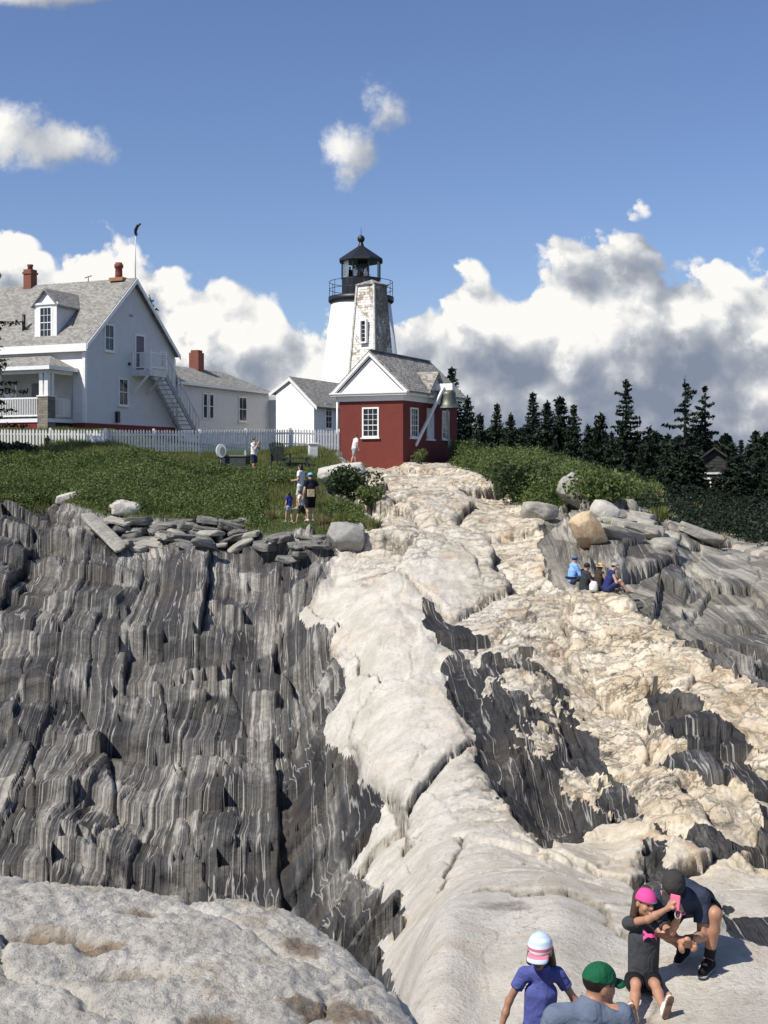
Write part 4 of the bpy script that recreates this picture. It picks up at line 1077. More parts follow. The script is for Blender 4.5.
rng = np.random.default_rng(11)
fld = GF
left_mask = lambda f, Y: (f['grass'] > .5) & (f['px'] < 372) & (f['px'] > -140) & (Y < 57.8) & ((f['gd'] > 4))
def left_mask2(f, Y):
    dom = (f['pv'] > 459 + .16 * np.clip(f['px'] - 215, 0, 130)) & ~((f['px'] > 225) & (f['pv'] < 482 - .05 * np.clip(345 - f['px'], 0, 200)) & (fbm(f['x'] * .4, Y * .3, 3, 310) > -.6)) & ~((f['px'] > 262) & (f['px'] < 332) & (f['pv'] > 488))
    return left_mask(f, Y) & dom
clump_cover('low_shrubs', left_mask2, 4300, .046, rng, ML['shrub'], 'dense green low shrubs covering the bank below the white fence', 'shrubs', (.12, .60), 84, .36)
def blade_cover(name, mask_fn, n, rg, mat, label, h=(.06, .22)):
    ok = np.where(mask_fn(GF, GV[:, 1]))[0]; w = GV[ok, 1] ** 2; C = GV[rg.choice(ok, n, p=w / w.sum())] + np.concatenate([rg.normal(size=(n, 2)) * .12, np.full((n, 1), -.03)], 1)
    a = rg.uniform(0, 6.28, n); s = np.stack([np.cos(a), np.sin(a), 0 * a], 1) * .013; hh = rg.uniform(h[0], h[1], n) * (.6 + 1.2 * (vnoise(C[:, 0] * .7, C[:, 1] * .7, 320) + .5))
    tip = C + np.stack([rg.normal(size=n) * .05, rg.normal(size=n) * .05, hh], 1)
    tag(tri_mesh(name, np.stack([C - s, C + s, tip], 1), mat, None, 3), label, 'grass', kind='stuff')
blade_cover('bank_grass', lambda f, Y: (f['grass'] > .5) & (f['px'] > -140) & (f['px'] < 385) & (Y < 67), 170000, rng, ML['grass'], 'rough green grass on the lawn around the people by the fence')
right_mask = lambda f, Y: (f['grass'] > .5) & (f['px'] > 458) & (f['px'] < 900) & (Y < 84) & (f['gd'] > 3)
clump_cover('mound_shrubs', lambda f, Y: right_mask(f, Y) & (f['px'] < 660) & (f['pv'] < 516), 4000, .058, rng, ML['shrub'], 'bushy green shrubs on the mound right of the red brick house', 'shrubs', (.3, 1.25), 70, .52)
clump_cover('shaded_scrub', lambda f, Y: (f['grass'] > .5) & (f['px'] > 640) & (f['px'] < 960) & (Y < 84), 2600, .065, rng, ML['spruce'], 'dark scrub below the spruces at the right edge', 'scrub', (.2, .9), 80, .55)  # spruce leaf colour used here to darken the scrub as shade

def bush(name, px, pv, Y, w, h, label, mat='shrub', n=900, leaf=.07, group=None, seed=1, dry=False):
    rg = np.random.default_rng(seed)
    if Y < 62: x, Y, z = ground_at(px, pv, 30, 66)
    else: x = (px - U0) / F * Y; z = gz(x, Y)
    r = root(name, (x, Y, z), 0, label, 'bush', group)
    C = []
    for k in range(9):
        a = rg.uniform(0, 6.28); rr = w * .30 * math.sqrt(rg.random()); c0 = np.array([math.cos(a) * rr, math.sin(a) * rr, h * rg.uniform(.3, .66)])
        q = rg.normal(size=(n // 9, 3)); q /= np.linalg.norm(q, axis=1)[:, None]
        C.append(c0 + q * rg.uniform(.55, 1.0, (n // 9, 1)) * np.array([w * .27, w * .27, h * .34]))
    C = np.concatenate(C); C[:, 2] = np.abs(C[:, 2])
    tri_mesh('foliage', quads(C, leaf, rg, .6, .4), ML[mat], r)
    st = MB()
    for k in range(6):
        a = rg.uniform(0, 6.28); st.tube([(0, 0, -.15), (math.cos(a) * w * .15, math.sin(a) * w * .15, h * .35), (math.cos(a) * w * .3, math.sin(a) * w * .3, h * .7)], [.03, .022, .01], 5)
    st.build('stems', MSTEM, r)
    return r
bush('rounded_bush', 464, 470, 69, 1.9, 1.5, 'rounded green bush beside the right corner of the red brick house', seed=3, n=1500)
bush('small_bush', 419, 468, 64.2, .95, .85, 'small bright green bush growing under the bell of the brick house', seed=4, n=600, leaf=.055)
bush('small_bush', 359, 468, 63.5, .9, .5, 'tiny green tuft on the rock beneath the front window of the brick house', seed=5, n=400, leaf=.05)
bush('dark_bush', 352, 505, 53, 2.3, 1.5, 'dark leafy bush under the overhanging pale boulder left of the dike', 'dark_shrub', 1900, .075, seed=6)
bush('dark_bush', 372, 512, 50, 1.3, .85, 'green bush low on the pale rock edge right of the dark leafy bush', 'shrub', 900, .065, seed=7)
bush('leafy_bush', 595, 505, 57, 2.6, 1.4, 'leafy green bush at the right end of the shrub mound', 'shrub', 2200, .08, seed=8)
bush('leafy_bush', 520, 500, 58, 2.6, 1.5, 'dark green bush at the left foot of the shrub mound above the rocks', 'dark_shrub', 2200, .08, seed=9)

def grass_tuft(px, pv, Y, label, mat='dry', n=170, h=.55, w=.45, seed=0):
    rg = np.random.default_rng(seed + 50); x, Y, z = ground_at(px, pv, 30, 66)
    a = rg.uniform(0, 6.28, n); rr = w * np.sqrt(rg.random(n)) * .5
    b = np.stack([np.cos(a) * rr, np.sin(a) * rr, -.05 + 0 * a], 1); hh = h * rg.uniform(.6, 1.1, n)
    lean = rg.normal(size=(n, 2)) * .25 * h
    t = b + np.stack([lean[:, 0] + np.cos(a) * rr * .6, lean[:, 1], hh], 1); s = np.stack([np.cos(a + 1.6), np.sin(a + 1.6), 0 * a], 1) * .018
    m = (b + t) / 2 + np.array([0, 0, .08 * h])
    V = np.stack([b - s, b + s, m + s * .7, t], 1)
    o = tri_mesh('grass_tuft', V, ML[mat]); o.location = (x, Y, z)
    tag(o, label, 'grass tuft', 'grass tufts among the rocks'); return o
for i, (px, pv, Y, mat, h, lab) in enumerate([
    (653, 505, 55, 'dry', .9, 'tall straw coloured grass tuft at the right end of the shrub mound'), (690, 515, 52.5, 'dry', .6, 'pale dry grass tuft on the rim of the grey slabs at right'),
    (658, 522, 50, 'grass', .6, 'green grass tuft in a crack of the grey slabs at right'), (604, 535, 46, 'dry', .55, 'dry grass tuft beside the tan boulder'),
    (535, 506, 54, 'grass', .5, 'green grass tuft above the pale rock left of the grey stones'), (345, 527, 45, 'grass', .6, 'green grass tuft behind the smooth grey boulder'),
    (325, 527, 43.5, 'dry', .5, 'dry grass tuft by the feet of the hiking group'), (270, 520, 45, 'dry', .45, 'dry grass tuft left of the hiking children'),
    (372, 528, 45.5, 'grass', .45, 'green grass tuft at the edge of the pale dike'), (716, 545, 47, 'dry', .5, 'dry grass tuft furthest right on the grey slabs')]):
    grass_tuft(px, pv, Y, lab, mat, h=h, seed=i)

# ------------------------------------------------------------------ spruces
def spruce_data(H, seed, width=.19, sparse=0.0, ragged=.25, dens=1.0, base=.04):
    rg = np.random.default_rng(seed); C = []
    z = H * base; br = []
    while z < H * .985:
        fz = z / H; L = H * width * (1 - fz) ** .8 * (1.0 if fz > .12 else .75) + .12
        nb = 6 if fz < .7 else 5
        a0 = rg.uniform(0, 6.28)
        for k in range(nb):
            if rg.random() < sparse: continue
            a = a0 + k * 6.283 / nb + rg.normal() * .25; l = L * (1 + rg.normal() * ragged); l = max(.1, l)
            n = max(3, int(l * 11 * dens)); t = np.linspace(.12, 1, n)
            droop = -.18 * l * t + .20 * l * t * t * (1 if fz > .4 else .6) + (.25 * l * t if fz > .8 else 0)
            pts = np.stack([np.cos(a) * l * t, np.sin(a) * l * t, z + droop], 1)
            C.append(pts + rg.normal(size=pts.shape) * np.array([.05, .05, .04]))
            w = (.26 * l * (1 - t * .7) + .05)
            for s_ in (-1, 1):
                off = np.stack([-np.sin(a) * w * s_, np.cos(a) * w * s_, -.04 + 0 * t], 1) * rg.uniform(.3, 1.0, (n, 1))
                C.append(pts + off + rg.normal(size=pts.shape) * .05)
            br.append(((0, 0, z), tuple(pts[-1])))
        z += H * .022 + .06 + rg.random() * .10
    C.append(np.stack([rg.normal(size=8) * .03, rg.normal(size=8) * .03, np.linspace(H * .94, H * 1.01, 8)], 1))
    return np.concatenate(C), br
def make_spruce(name, loc, H, seed, label, group, leaf=.15, **kw):
    rg = np.random.default_rng(seed + 1); C, br = spruce_data(H, seed, **kw)
    r = root(name, loc, rg.uniform(0, 6.28), label, 'tree', group)
    Q = quads(C, leaf, rg, .45, .0)
    tri_mesh('crown', Q, ML['spruce'], r)
    t = MB().tube([(0, 0, -.8), (0, 0, H * .5), (0, 0, H * .97)], [H * .016 + .05, H * .010 + .03, .015], 8)
    tk = t.build('trunk', MBARK, r)
    lim = MB()
    for a, b in br[::3]: lim.tube([a, b], [.03, .008], 4, False)
    lim.build('limbs', MBARK, r)
    return r
def plant(proto, x, Y, z, s, label, rz):
    o = copy_tree(proto); o.location = (x, Y, z); o.scale = (s, s, s * 1.0); o.rotation_euler = (0, 0, rz); o['label'] = label
    return o
GT = 'dark spruces along the skyline right of the brick house'
# skyline trees: (column, row of the tip, metres ahead, kind)
SKY = [(452, 368, 96, 'a'), (467, 397, 104, 'b'), (480, 415, 100, 'c'), (497, 404, 106, 'a'), (511, 414, 103, 'b'), (533, 393, 108, 'a'), (547, 402, 106, 'b'), (560, 398, 110, 'c'), (574, 405, 104, 'a'),
       (588, 425, 108, 'b'), (601, 415, 103, 'c'), (626, 381, 98, 'e'), (612, 432, 100, 'b'), (650, 427, 102, 'd'), (668, 435, 100, 'c'), (685, 376, 92, 'p'), (705, 388, 94, 'q'), (741, 440, 88, 'a'), (757, 447, 86, 'c'), (775, 432, 90, 'b'),
       (523, 428, 100, 'd'), (640, 446, 96, 'a'), (662, 455, 92, 'b'), (692, 452, 90, 'a'), (725, 462, 92, 'c'), (800, 425, 92, 'a'), (830, 430, 95, 'b'), (487, 436, 96, 'a'), (584, 444, 96, 'd'), (555, 440, 97, 'b'), (505, 443, 94, 'c')]
KIND = {'a': dict(width=.17, seed=21), 'b': dict(width=.20, seed=22), 'c': dict(width=.22, seed=23, ragged=.3), 'd': dict(width=.24, seed=24, sparse=.25, ragged=.35), 'e': dict(width=.16, seed=25, sparse=.32, ragged=.42, dens=1.1, base=.15),
        'p': dict(width=.20, seed=26, sparse=.62, ragged=.55, dens=1.25, base=.22), 'q': dict(width=.21, seed=27, sparse=.60, ragged=.5, dens=1.2, base=.25)}
WORD = {'a': 'slim dark spruce', 'b': 'dark spruce', 'c': 'broad dark spruce', 'd': 'broad loose dark spruce', 'e': 'tall ragged spruce standing above the others', 'p': 'tall gappy spruce, left of the two tallest trees', 'q': 'tall gappy spruce, right of the two tallest trees'}
TLAB = ['spruce tip showing just above the bell beam of the brick house', 'narrow spruce, first tree clear of the brick house', 'shorter spruce in the gap right of the first clear tree', 'pointed spruce second of the taller trees right of the brick house',
 'low spruce between two taller pointed spruces near the brick house', 'tallest of the spruce group in the middle of the left stand', 'spruce right beside the tallest of the left stand', 'broad spruce third in the left stand row', 'spruce at the right end of the left stand',
 'low spruce in the dip after the left stand', 'broad spruce just left of the lone ragged tall spruce', 'tall ragged spruce rising alone mid skyline', 'short spruce at the left foot of the lone ragged spruce', 'loose tiered spruce right of the lone ragged spruce',
 'low broad spruce left of the two tallest gappy trees', 'tall gappy windswept spruce, left one of the pair', 'tall gappy windswept spruce, right one of the pair', 'dark bushy spruce right of the hidden grey house', 'broad low spruce near the right picture edge', 'spruce cut by the right picture edge',
 'loose short spruce in front of the left stand gap', 'small dark spruce under the lone ragged spruce to its right', 'small dark spruce before the loose tiered spruce', 'small spruce at the foot of the two gappy trees', 'low spruce behind the roof of the hidden grey house', 'spruce beyond the right picture edge', 'second spruce beyond the right picture edge', 'short spruce low behind the rounded bush',
 'short loose spruce low in the skyline dip', 'short dark spruce low in the left stand', 'short broad spruce behind the shrub mound crest']
protos = {}
for i, (px, pv, Y, kd) in enumerate(SKY):
    x = (px - U0) / F * Y; zt = (V0 - pv) / F * Y; zb = gz(x, Y) - .3; H = zt - zb
    lab = TLAB[i]
    if kd not in protos:
        k = dict(KIND[kd]); sd_ = k.pop('seed')
        protos[kd] = (make_spruce('spruce_tree', (x, Y, zb), H, sd_, lab, GT, leaf=.17 if kd not in 'pqe' else .19, **k), H)
    else:
        p_, H0 = protos[kd]; plant(p_, x, Y, zb, H / H0, lab, i * 1.7)
# dense lower wood behind and between them
wd = np.random.default_rng(77); C = []
for k in range(170):
    px = 455 + 470 * wd.random(); Y = wd.uniform(104, 135); x = (px - U0) / F * Y
    pv = 448 - 20 * wd.random() + (4 if px > 600 else 0); zt = (V0 - pv) / F * Y; zb = -2.0; H = max(2.5, zt - zb)
    c, _ = spruce_data(H, 500 + k % 9, width=.26, dens=.55, base=.02); C.append(c + np.array([x, Y, zb]))
C = np.concatenate(C)
tag(tri_mesh('spruce_wood', quads(C, .30, wd, .5), ML['spruce']), 'dark spruce wood reading as one mass behind the mound on the right', 'wood', kind='stuff')
# thickets of dark low spruce in front of the house on the right
GLOW = 'low dark spruces on the shaded slope at right'
wl = [(676, 440, 81), (693, 447, 79.5), (735, 452, 79), (668, 478, 78), (690, 486, 74), (712, 490, 72), (735, 488, 73), (757, 492, 70), (780, 480, 72), (648, 470, 80), (742, 468, 78), (768, 470, 76), (620, 466, 84), (675, 500, 70), (725, 505, 66), (755, 512, 64), (700, 508, 66)]  # first two spruces added to keep sun off the hidden house
LOWL = ['spruce shading the hidden grey house from the left', 'spruce just left of the window of the hidden grey house', 'spruce covering the right side of the hidden grey house', 'low dark spruce left of the hidden grey house', 'low dark spruce under the window of the hidden grey house', 'low dark spruce right below the hidden grey house', 'low dark spruce between the grey house and the right edge', 'low dark spruce touching the right edge', 'low dark spruce past the right edge',
        'low dark spruce above the right end of the mound', 'round dark spruce right of the grey house wall', 'dark spruce at the right edge below the skyline', 'low dark spruce behind the mound shrubs', 'lowest dark spruce left of the slope scrub', 'lowest dark spruce mid slope below the grey house', 'lowest dark spruce by the right edge scrub', 'small dark spruce between two lowest spruces']
pl = None
for i, (px, pv, Y) in enumerate(wl):
    x = (px - U0) / F * Y; zb = gz(x, Y) - .4; H = max(1.6, (V0 - pv) / F * Y - zb)
    if pl is None: pl = (make_spruce('spruce_tree', (x, Y, zb), H, 61, LOWL[i], GLOW, leaf=.15, width=.33, dens=1.5, base=.02), H)
    else:
        o = plant(pl[0], x, Y, zb, H / pl[1], LOWL[i], i * 2.1); k = wd.uniform(1.0, 1.5); o.scale = (o.scale[0] * k, o.scale[1] * k, o.scale[2])
# tree behind the white house and the branches reaching in at the left edge
x = (150 - U0) / F * 100
make_spruce('spruce_tree', (x, 100, 1.5), (V0 - 296) / F * 100 - 1.5, 91, 'spruce top showing behind the gable of the white house', None, leaf=.17, width=.13, ragged=.3, sparse=.2)
x = (-25 - U0) / F * 56
make_spruce('spruce_tree', (x, 56, .6), 9.4, 93, 'dark spruce at the left edge with branch tips across the porch', None, leaf=.085, width=.23, ragged=.4, sparse=.2, dens=1.9, base=.16)
bush('dark_bush', 8, 455, 57.5, 3.6, .75, 'low dark juniper in front of the left end of the white fence', 'spruce', 1900, .07, seed=12)
bush('small_bush', 47, 446, 58.5, .35, .55, 'small weed before the middle of the left white fence', 'dark_shrub', 160, .05, seed=13)

# ------------------------------------------------------------------ grey house among the trees
def hidden_house():
    p = at(716, 490, 84); z0 = -3.3
    r = root('grey_shingled_house', (p.x, p.y, z0), -R(14), 'grey shingled house with white window trim hidden among the dark spruces', 'house')
    wall = shingle('grey_wall_shingles', [(.025, .025, .024), (.04, .04, .038), (.06, .06, .056)], .2, .2)  # shingle colours darkened in place of shade from the trees
    MB().prism([(-2.0, 0, -1), (1.8, 0, -1), (1.8, 0, 3.2), (-.1, 0, 4.6), (-2.0, 0, 3.2)], (0, 7, 0)).build('wall', wall, r)
    rf = MB()
    for sgn in (-1, 1): rf.prism([(-.1, -.3, 4.65), (-.1 + sgn * 2.3, -.3, 2.95), (-.1 + sgn * 2.3, -.3, 3.1), (-.1, -.3, 4.8)], (0, 7.6, 0))
    rf.build('roof', plain('dark_shingle_roof', (.05, .045, .04), .9, .2, 5), r)
    window(r, (-.75, 0, 2.1), (1, 0, 0), .62, 1.0, (0, -1, 0), 1, 2, fw=.13)
    window(r, (.75, 0, 2.1), (1, 0, 0), .45, 1.0, (0, -1, 0), 1, 2, fw=.13)
    MB().box((-2.2, -.10, 2.95), (2.0, -.004, 3.08)).build('belt_board', M['greywhite'], r)
hidden_house()

# ------------------------------------------------------------------ loose rocks
import bmesh
def rock_mesh(name, dims, seed, sub=4, rough=.16, flat=0.0):
    bm = bmesh.new(); bmesh.ops.create_cube(bm, size=2)
    bmesh.ops.subdivide_edges(bm, edges=bm.edges, cuts=2 ** sub - 1, use_grid_fill=True)
    co = np.array([v.co[:] for v in bm.verts])
    sp = co / (np.linalg.norm(co, axis=1)[:, None] + 1e-9)
    rg = np.random.default_rng(seed)
    k = .55 if not flat else .12
    q = co * (1 - k) + sp * k
    # knock off a few corners with random planes
    for _ in range(9):
        n = rg.normal(size=3); n /= np.linalg.norm(n); d = rg.uniform(.78, 1.12); t = q @ n - d
        q = q - np.where(t > 0, t, 0)[:, None] * n * .9
    s = seed * 3.1
    q = q * (1 + rough * (fbm(q[:, 0] * 1.3 + s + q[:, 2], q[:, 1] * 1.3 - s + q[:, 2] * .7, 3, seed))[:, None] * .9)
    q = q + (fbm(q[:, 0] * 6 + s + 3 * q[:, 2], q[:, 1] * 6 + q[:, 2] * 5, 3, seed + 4) * .05)[:, None] * sp
    q = q * np.array(dims) / 2
    for v, c in zip(bm.verts, q): v.co = c
    me = bpy.data.meshes.new(name); bm.to_mesh(me); bm.free()
    me.polygons.foreach_set('use_smooth', np.ones(len(me.polygons), bool))
    return me
def stone_mat(name, cols, streak=True, warm=None):
    m, t, b = new_mat(name); p = t.obj(); x, y, z = t.sep(p)
    n = t.noise(t.comb(t.math('MULTIPLY', x, .8), t.math('MULTIPLY', y, 5.0), t.math('MULTIPLY', z, 8.0)) if streak else p, 1.6, 6, .68)
    g = t.noise(p, 9, 6, .72)
    k = t.math('ADD', t.math('MULTIPLY', n, .65), t.math('MULTIPLY', g, .35))
    c = t.ramp(k, [(.32, cols[0]), (.5, cols[1]), (.66, cols[2])])
    if warm: c = t.mix(t.rng(t.noise(p, 1.1, 5, .7), .48, .62, 0, .7), c, warm)
    t.put(b.inputs['Base Color'], c); b.inputs['Roughness'].default_value = .85; b.inputs['Specular IOR Level'].default_value = .2
    t.put(b.inputs['Normal'], t.bump(t.math('ADD', g, t.math('MULTIPLY', n, .5)), .8, .05)); return m
MS = {'grey': stone_mat('grey_slab_stone', [(.07, .068, .064), (.17, .165, .15), (.31, .295, .265)]),
      'light': stone_mat('light_slab_stone', [(.20, .19, .165), (.34, .32, .275), (.46, .44, .385)]),
      'white': stone_mat('white_boulder_stone', [(.38, .355, .30), (.55, .52, .45), (.66, .63, .56)], False),
      'smooth': stone_mat('smooth_grey_boulder_stone', [(.22, .21, .19), (.32, .31, .28), (.40, .39, .36)], False),
      'tan': stone_mat('tan_boulder_stone', [(.34, .25, .15), (.56, .44, .28), (.66, .56, .41)], False, (.38, .21, .09))}
def stone(name, px, pv, Y, dims, rot, mat, label, group=None, seed=1, rough=.16, flat=0, cat='rock', sink=.35, along=None):
    x, Y, zg = ground_at(px, pv + dims[2] * F / 45 * .35, 30, 66); z = zg + dims[2] * (.5 - sink)
    me = rock_mesh(name, dims, seed, 4 if max(dims) > 1 else 3, rough, flat); me.materials.append(MS[mat])
    o = link(bpy.data.objects.new(name, me)); o.location = (x, Y, z); o.rotation_euler = [R(a) for a in rot]
    if along: o.rotation_mode = 'QUATERNION'; o.rotation_quaternion = Vector(along).to_track_quat('Y', 'Z')
    return tag(o, label, cat, group)
stone('plank_slab', 103, 541, 43.2, (.62, 2.35, .26), (0, 0, 0), 'light', 'long light grey plank shaped slab leaning across the top of the dark ledges', seed=4, rough=.04, flat=1, sink=-.9, along=(-1.45, 1.3, 1.05))
stone('white_boulder', 69, 497, 49.5, (1.0, .7, .5), (0, -12, 15), 'white', 'small white boulder in the shrubs above the plank shaped slab', seed=5)
stone('pale_boulder', 125, 507, 48.5, (1.1, .8, .62), (0, 8, 20), 'white', 'pale block of stone sunk in the shrubs right of the white boulder', seed=6)
stone('grey_boulder', 346, 535, 43.6, (1.25, 1.0, 1.0), (0, 8, 10), 'smooth', 'smooth rounded grey boulder left of the pale dike near the hikers', seed=7, rough=.06)
stone('pale_boulder', 341, 478, 59.5, (2.0, 1.6, .95), (0, -8, 12), 'white', 'rounded pale boulder overhanging the bushes left of the brick house', seed=8, rough=.14, sink=.1)
stone('tan_boulder', 588, 536, 45.5, (.85, .8, 1.3), (0, -30, 20), 'tan', 'tan orange boulder perched on the dark rock left of the grey slabs', seed=9, rough=.1, sink=.1)
stone('grey_boulder', 540, 509, 51.5, (1.2, 1.0, .7), (0, 10, 30), 'light', 'broad grey boulder at the edge of the shrub mound', seed=10)
stone('grey_boulder', 605, 508, 51.5, (.95, .8, .75), (0, 15, 10), 'white', 'small boulder with a white top right of the tan boulder', seed=14)
stone('jagged_rock', 580, 487, 60, (1.5, .8, 1.0), (10, 32, 20), 'light', 'jagged pale rock poking from the shrubs on the mound', seed=15, rough=.3)
stone('pale_boulder', 154, 283 + 210, 50.5, (.5, .4, .22), (0, 0, 10), 'white', 'small white stone half hidden in the shrubs mid bank', seed=16)
stone('pale_boulder', 272, 479, 55, (.45, .4, .42), (0, 0, 10), 'light', 'small pale stone in the grass right of the man on the lawn', seed=17)
rg = np.random.default_rng(5)
for i in range(46):
    px = 118 + 132 * (i / 46) + rg.normal() * 8; pv = 520 + 28 * rg.random(); Y = 46.5 - (pv - 516) * .085
    L = rg.uniform(.5, 1.5); big = L > 1.1
    m = 'light' if rg.random() < .4 else 'grey'
    stone('loose_slab', px, pv, Y, (L, rg.uniform(.4, .8), rg.uniform(.14, .34)), (rg.normal() * 10, rg.normal() * 12, rg.uniform(-40, 50)), m,
          'loose stone slab in the tumbled row along the top of the dark ledges', 'loose slabs along the top of the dark ledges', seed=40 + i, rough=.10, flat=1)
for i in range(12):
    px = 250 + 70 * rg.random(); pv = 533 + 26 * rg.random(); Y = 43.2 - (pv - 530) * .10
    stone('loose_slab', px, pv, Y, (rg.uniform(.5, 1.1), rg.uniform(.4, .7), rg.uniform(.16, .3)), (rg.normal() * 8, rg.normal() * 9, rg.uniform(-60, 60)), 'grey',
          'loose grey slab on the rubble below the hiking group', 'loose slabs below the hiking group', seed=120 + i, rough=.12, flat=1)
for i in range(14):
    px = 612 + 90 * rg.random(); pv = 512 + 26 * rg.random() + (px - 612) * .12; Y = 51.5 - (pv - 512) * .12
    stone('flat_rock', px, pv, Y, (rg.uniform(.8, 2.2), rg.uniform(.6, 1.2), rg.uniform(.2, .5)), (rg.normal() * 6, 12 + rg.normal() * 7, rg.uniform(-30, 30)), 'light',
          'flat grey rock among the slabs below the right end of the mound', 'flat rocks below the mound', seed=150 + i, rough=.12, flat=1)
# ------------------------------------------------------------------ people: one smooth skin grown from a distance field
def surface_nets(D, org, h):
    s = D < 0; n = D.shape
    cnt = np.zeros(tuple(k - 1 for k in n), np.int8)
    for i in (0, 1):
        for j in (0, 1):
            for k in (0, 1): cnt += s[i:n[0] - 1 + i, j:n[1] - 1 + j, k:n[2] - 1 + k]
    act = (cnt > 0) & (cnt < 8); idx = np.argwhere(act)
    vid = -np.ones(act.shape, np.int64); vid[act] = np.arange(len(idx))
    acc = np.zeros((len(idx), 3)); num = np.zeros(len(idx))
    cor = [(i, j, k) for i in (0, 1) for j in (0, 1) for k in (0, 1)]
    val = {c: D[idx[:, 0] + c[0], idx[:, 1] + c[1], idx[:, 2] + c[2]] for c in cor}
    for a in cor:
        for ax in range(3):
            if a[ax]: continue
            b = list(a); b[ax] = 1; b = tuple(b); va, vb = val[a], val[b]; m = (va < 0) != (vb < 0)
            t = np.where(m, va / np.where(m, va - vb, 1), 0); p = np.tile(np.array(a, float), (len(idx), 1)); p[:, ax] += t
            acc += p * m[:, None]; num += m
    V = (idx + acc / num[:, None]) * h + org
    Fs = []
    for ax in range(3):
        lo = [slice(None)] * 3; hi = [slice(None)] * 3; lo[ax] = slice(0, n[ax] - 1); hi[ax] = slice(1, n[ax])
        a, b = s[tuple(lo)], s[tuple(hi)]; e = np.argwhere(a != b); u, w = [(1, 2), (2, 0), (0, 1)][ax]
        e = e[(e[:, u] > 0) & (e[:, w] > 0) & (e[:, u] < n[u] - 1) & (e[:, w] < n[w] - 1)]
        def cell(du, dw):
            q = e.copy(); q[:, u] += du; q[:, w] += dw; return vid[q[:, 0], q[:, 1], q[:, 2]]
        q = np.stack([cell(-1, -1), cell(0, -1), cell(0, 0), cell(-1, 0)], 1)
        fl = a[e[:, 0], e[:, 1], e[:, 2]]; q[~fl] = q[~fl][:, ::-1]; Fs.append(q)
    return V, np.concatenate(Fs)
def sdf_object(name, prims, vox, mat, parent, k=.02, origin=(0, 0, 0)):
    """prims: ('c', a, b, ra, rb[, cuts]) tapered capsules, ('e', c, radii, rotation[, cuts]); 'k' None gives a hard union; op '-' carves"""
    lo = np.full(3, 1e9); hi = -lo; bb = []
    for p in prims:
        if p[0] == 'c':
            a, b = np.array(p[1], float), np.array(p[2], float); r = max(p[3], p[4]); l, h_ = np.minimum(a, b) - r, np.maximum(a, b) + r
        else:
            c = np.array(p[1], float); r = max(p[2]); l, h_ = c - r, c + r
        bb.append((l, h_))
        if not (len(p) > 5 and p[5] == '-'): lo = np.minimum(lo, l); hi = np.maximum(hi, h_)
    lo = lo - 3 * vox; hi = hi + 3 * vox
    n = np.ceil((hi - lo) / vox).astype(int) + 1
    D = np.full(n, 1.0)
    gx = [lo[i] + np.arange(n[i]) * vox for i in range(3)]
    for p, (l, h_) in zip(prims, bb):
        i0 = np.maximum(0, np.floor((l - k * 1.5 - 3 * vox - lo) / vox).astype(int)); i1 = np.minimum(n, np.ceil((h_ + k * 1.5 + 3 * vox - lo) / vox).astype(int) + 1)
        if (i1 <= i0).any(): continue
        sl = tuple(slice(a, b) for a, b in zip(i0, i1))
        X, Y, Z = np.meshgrid(*[g[s_] for g, s_ in zip(gx, sl)], indexing='ij'); P = np.stack([X, Y, Z], -1)
        if p[0] == 'c':
            a, b, ra, rb = np.array(p[1], float), np.array(p[2], float), p[3], p[4]
            ab = b - a; t = np.clip(((P - a) @ ab) / (ab @ ab + 1e-12), 0, 1)
            d = np.linalg.norm(P - a - t[..., None] * ab, axis=-1) - (ra + (rb - ra) * t)
        else:
            c, r = np.array(p[1], float), np.array(p[2], float); Q = P - c
            if p[3] is not None: Q = Q @ np.array(p[3])
            q = np.linalg.norm(Q / r, axis=-1); d = (q - 1) * min(r) * (.6 + .4 * np.minimum(1, q)); d = np.where(q > 1, (q - 1) * r.mean() * .8, (q - 1) * r.min())
        cuts = p[4] if p[0] == 'e' and len(p) > 4 else (p[5] if p[0] == 'c' and len(p) > 5 else None)
        if cuts and not isinstance(cuts, str):
            for (pt, nr) in cuts: d = np.maximum(d, (P - np.array(pt, float)) @ np.array(nr, float))
        op = p[-1] if isinstance(p[-1], str) else '+'
        if op == '-': D[sl] = np.maximum(D[sl], -d)
        else:
            A = D[sl]; hh = np.clip(.5 + .5 * (d - A) / k, 0, 1); D[sl] = d * (1 - hh) + A * hh - k * hh * (1 - hh)
    V, Fq = surface_nets(D, lo, vox)
    V = V - np.array(origin, float)
    me = bpy.data.meshes.new(name); me.vertices.add(len(V)); me.vertices.foreach_set('co', V.astype(np.float32).ravel())
    me.loops.add(Fq.size); me.loops.foreach_set('vertex_index', Fq.astype(np.int32).ravel())
    me.polygons.add(len(Fq)); me.polygons.foreach_set('loop_start', np.arange(len(Fq), dtype=np.int32) * 4); me.polygons.foreach_set('loop_total', np.full(len(Fq), 4, np.int32))
    me.polygons.foreach_set('use_smooth', np.ones(len(Fq), bool)); me.update(); me.validate(); me.materials.append(mat)
    return link(bpy.data.objects.new(name, me), parent)

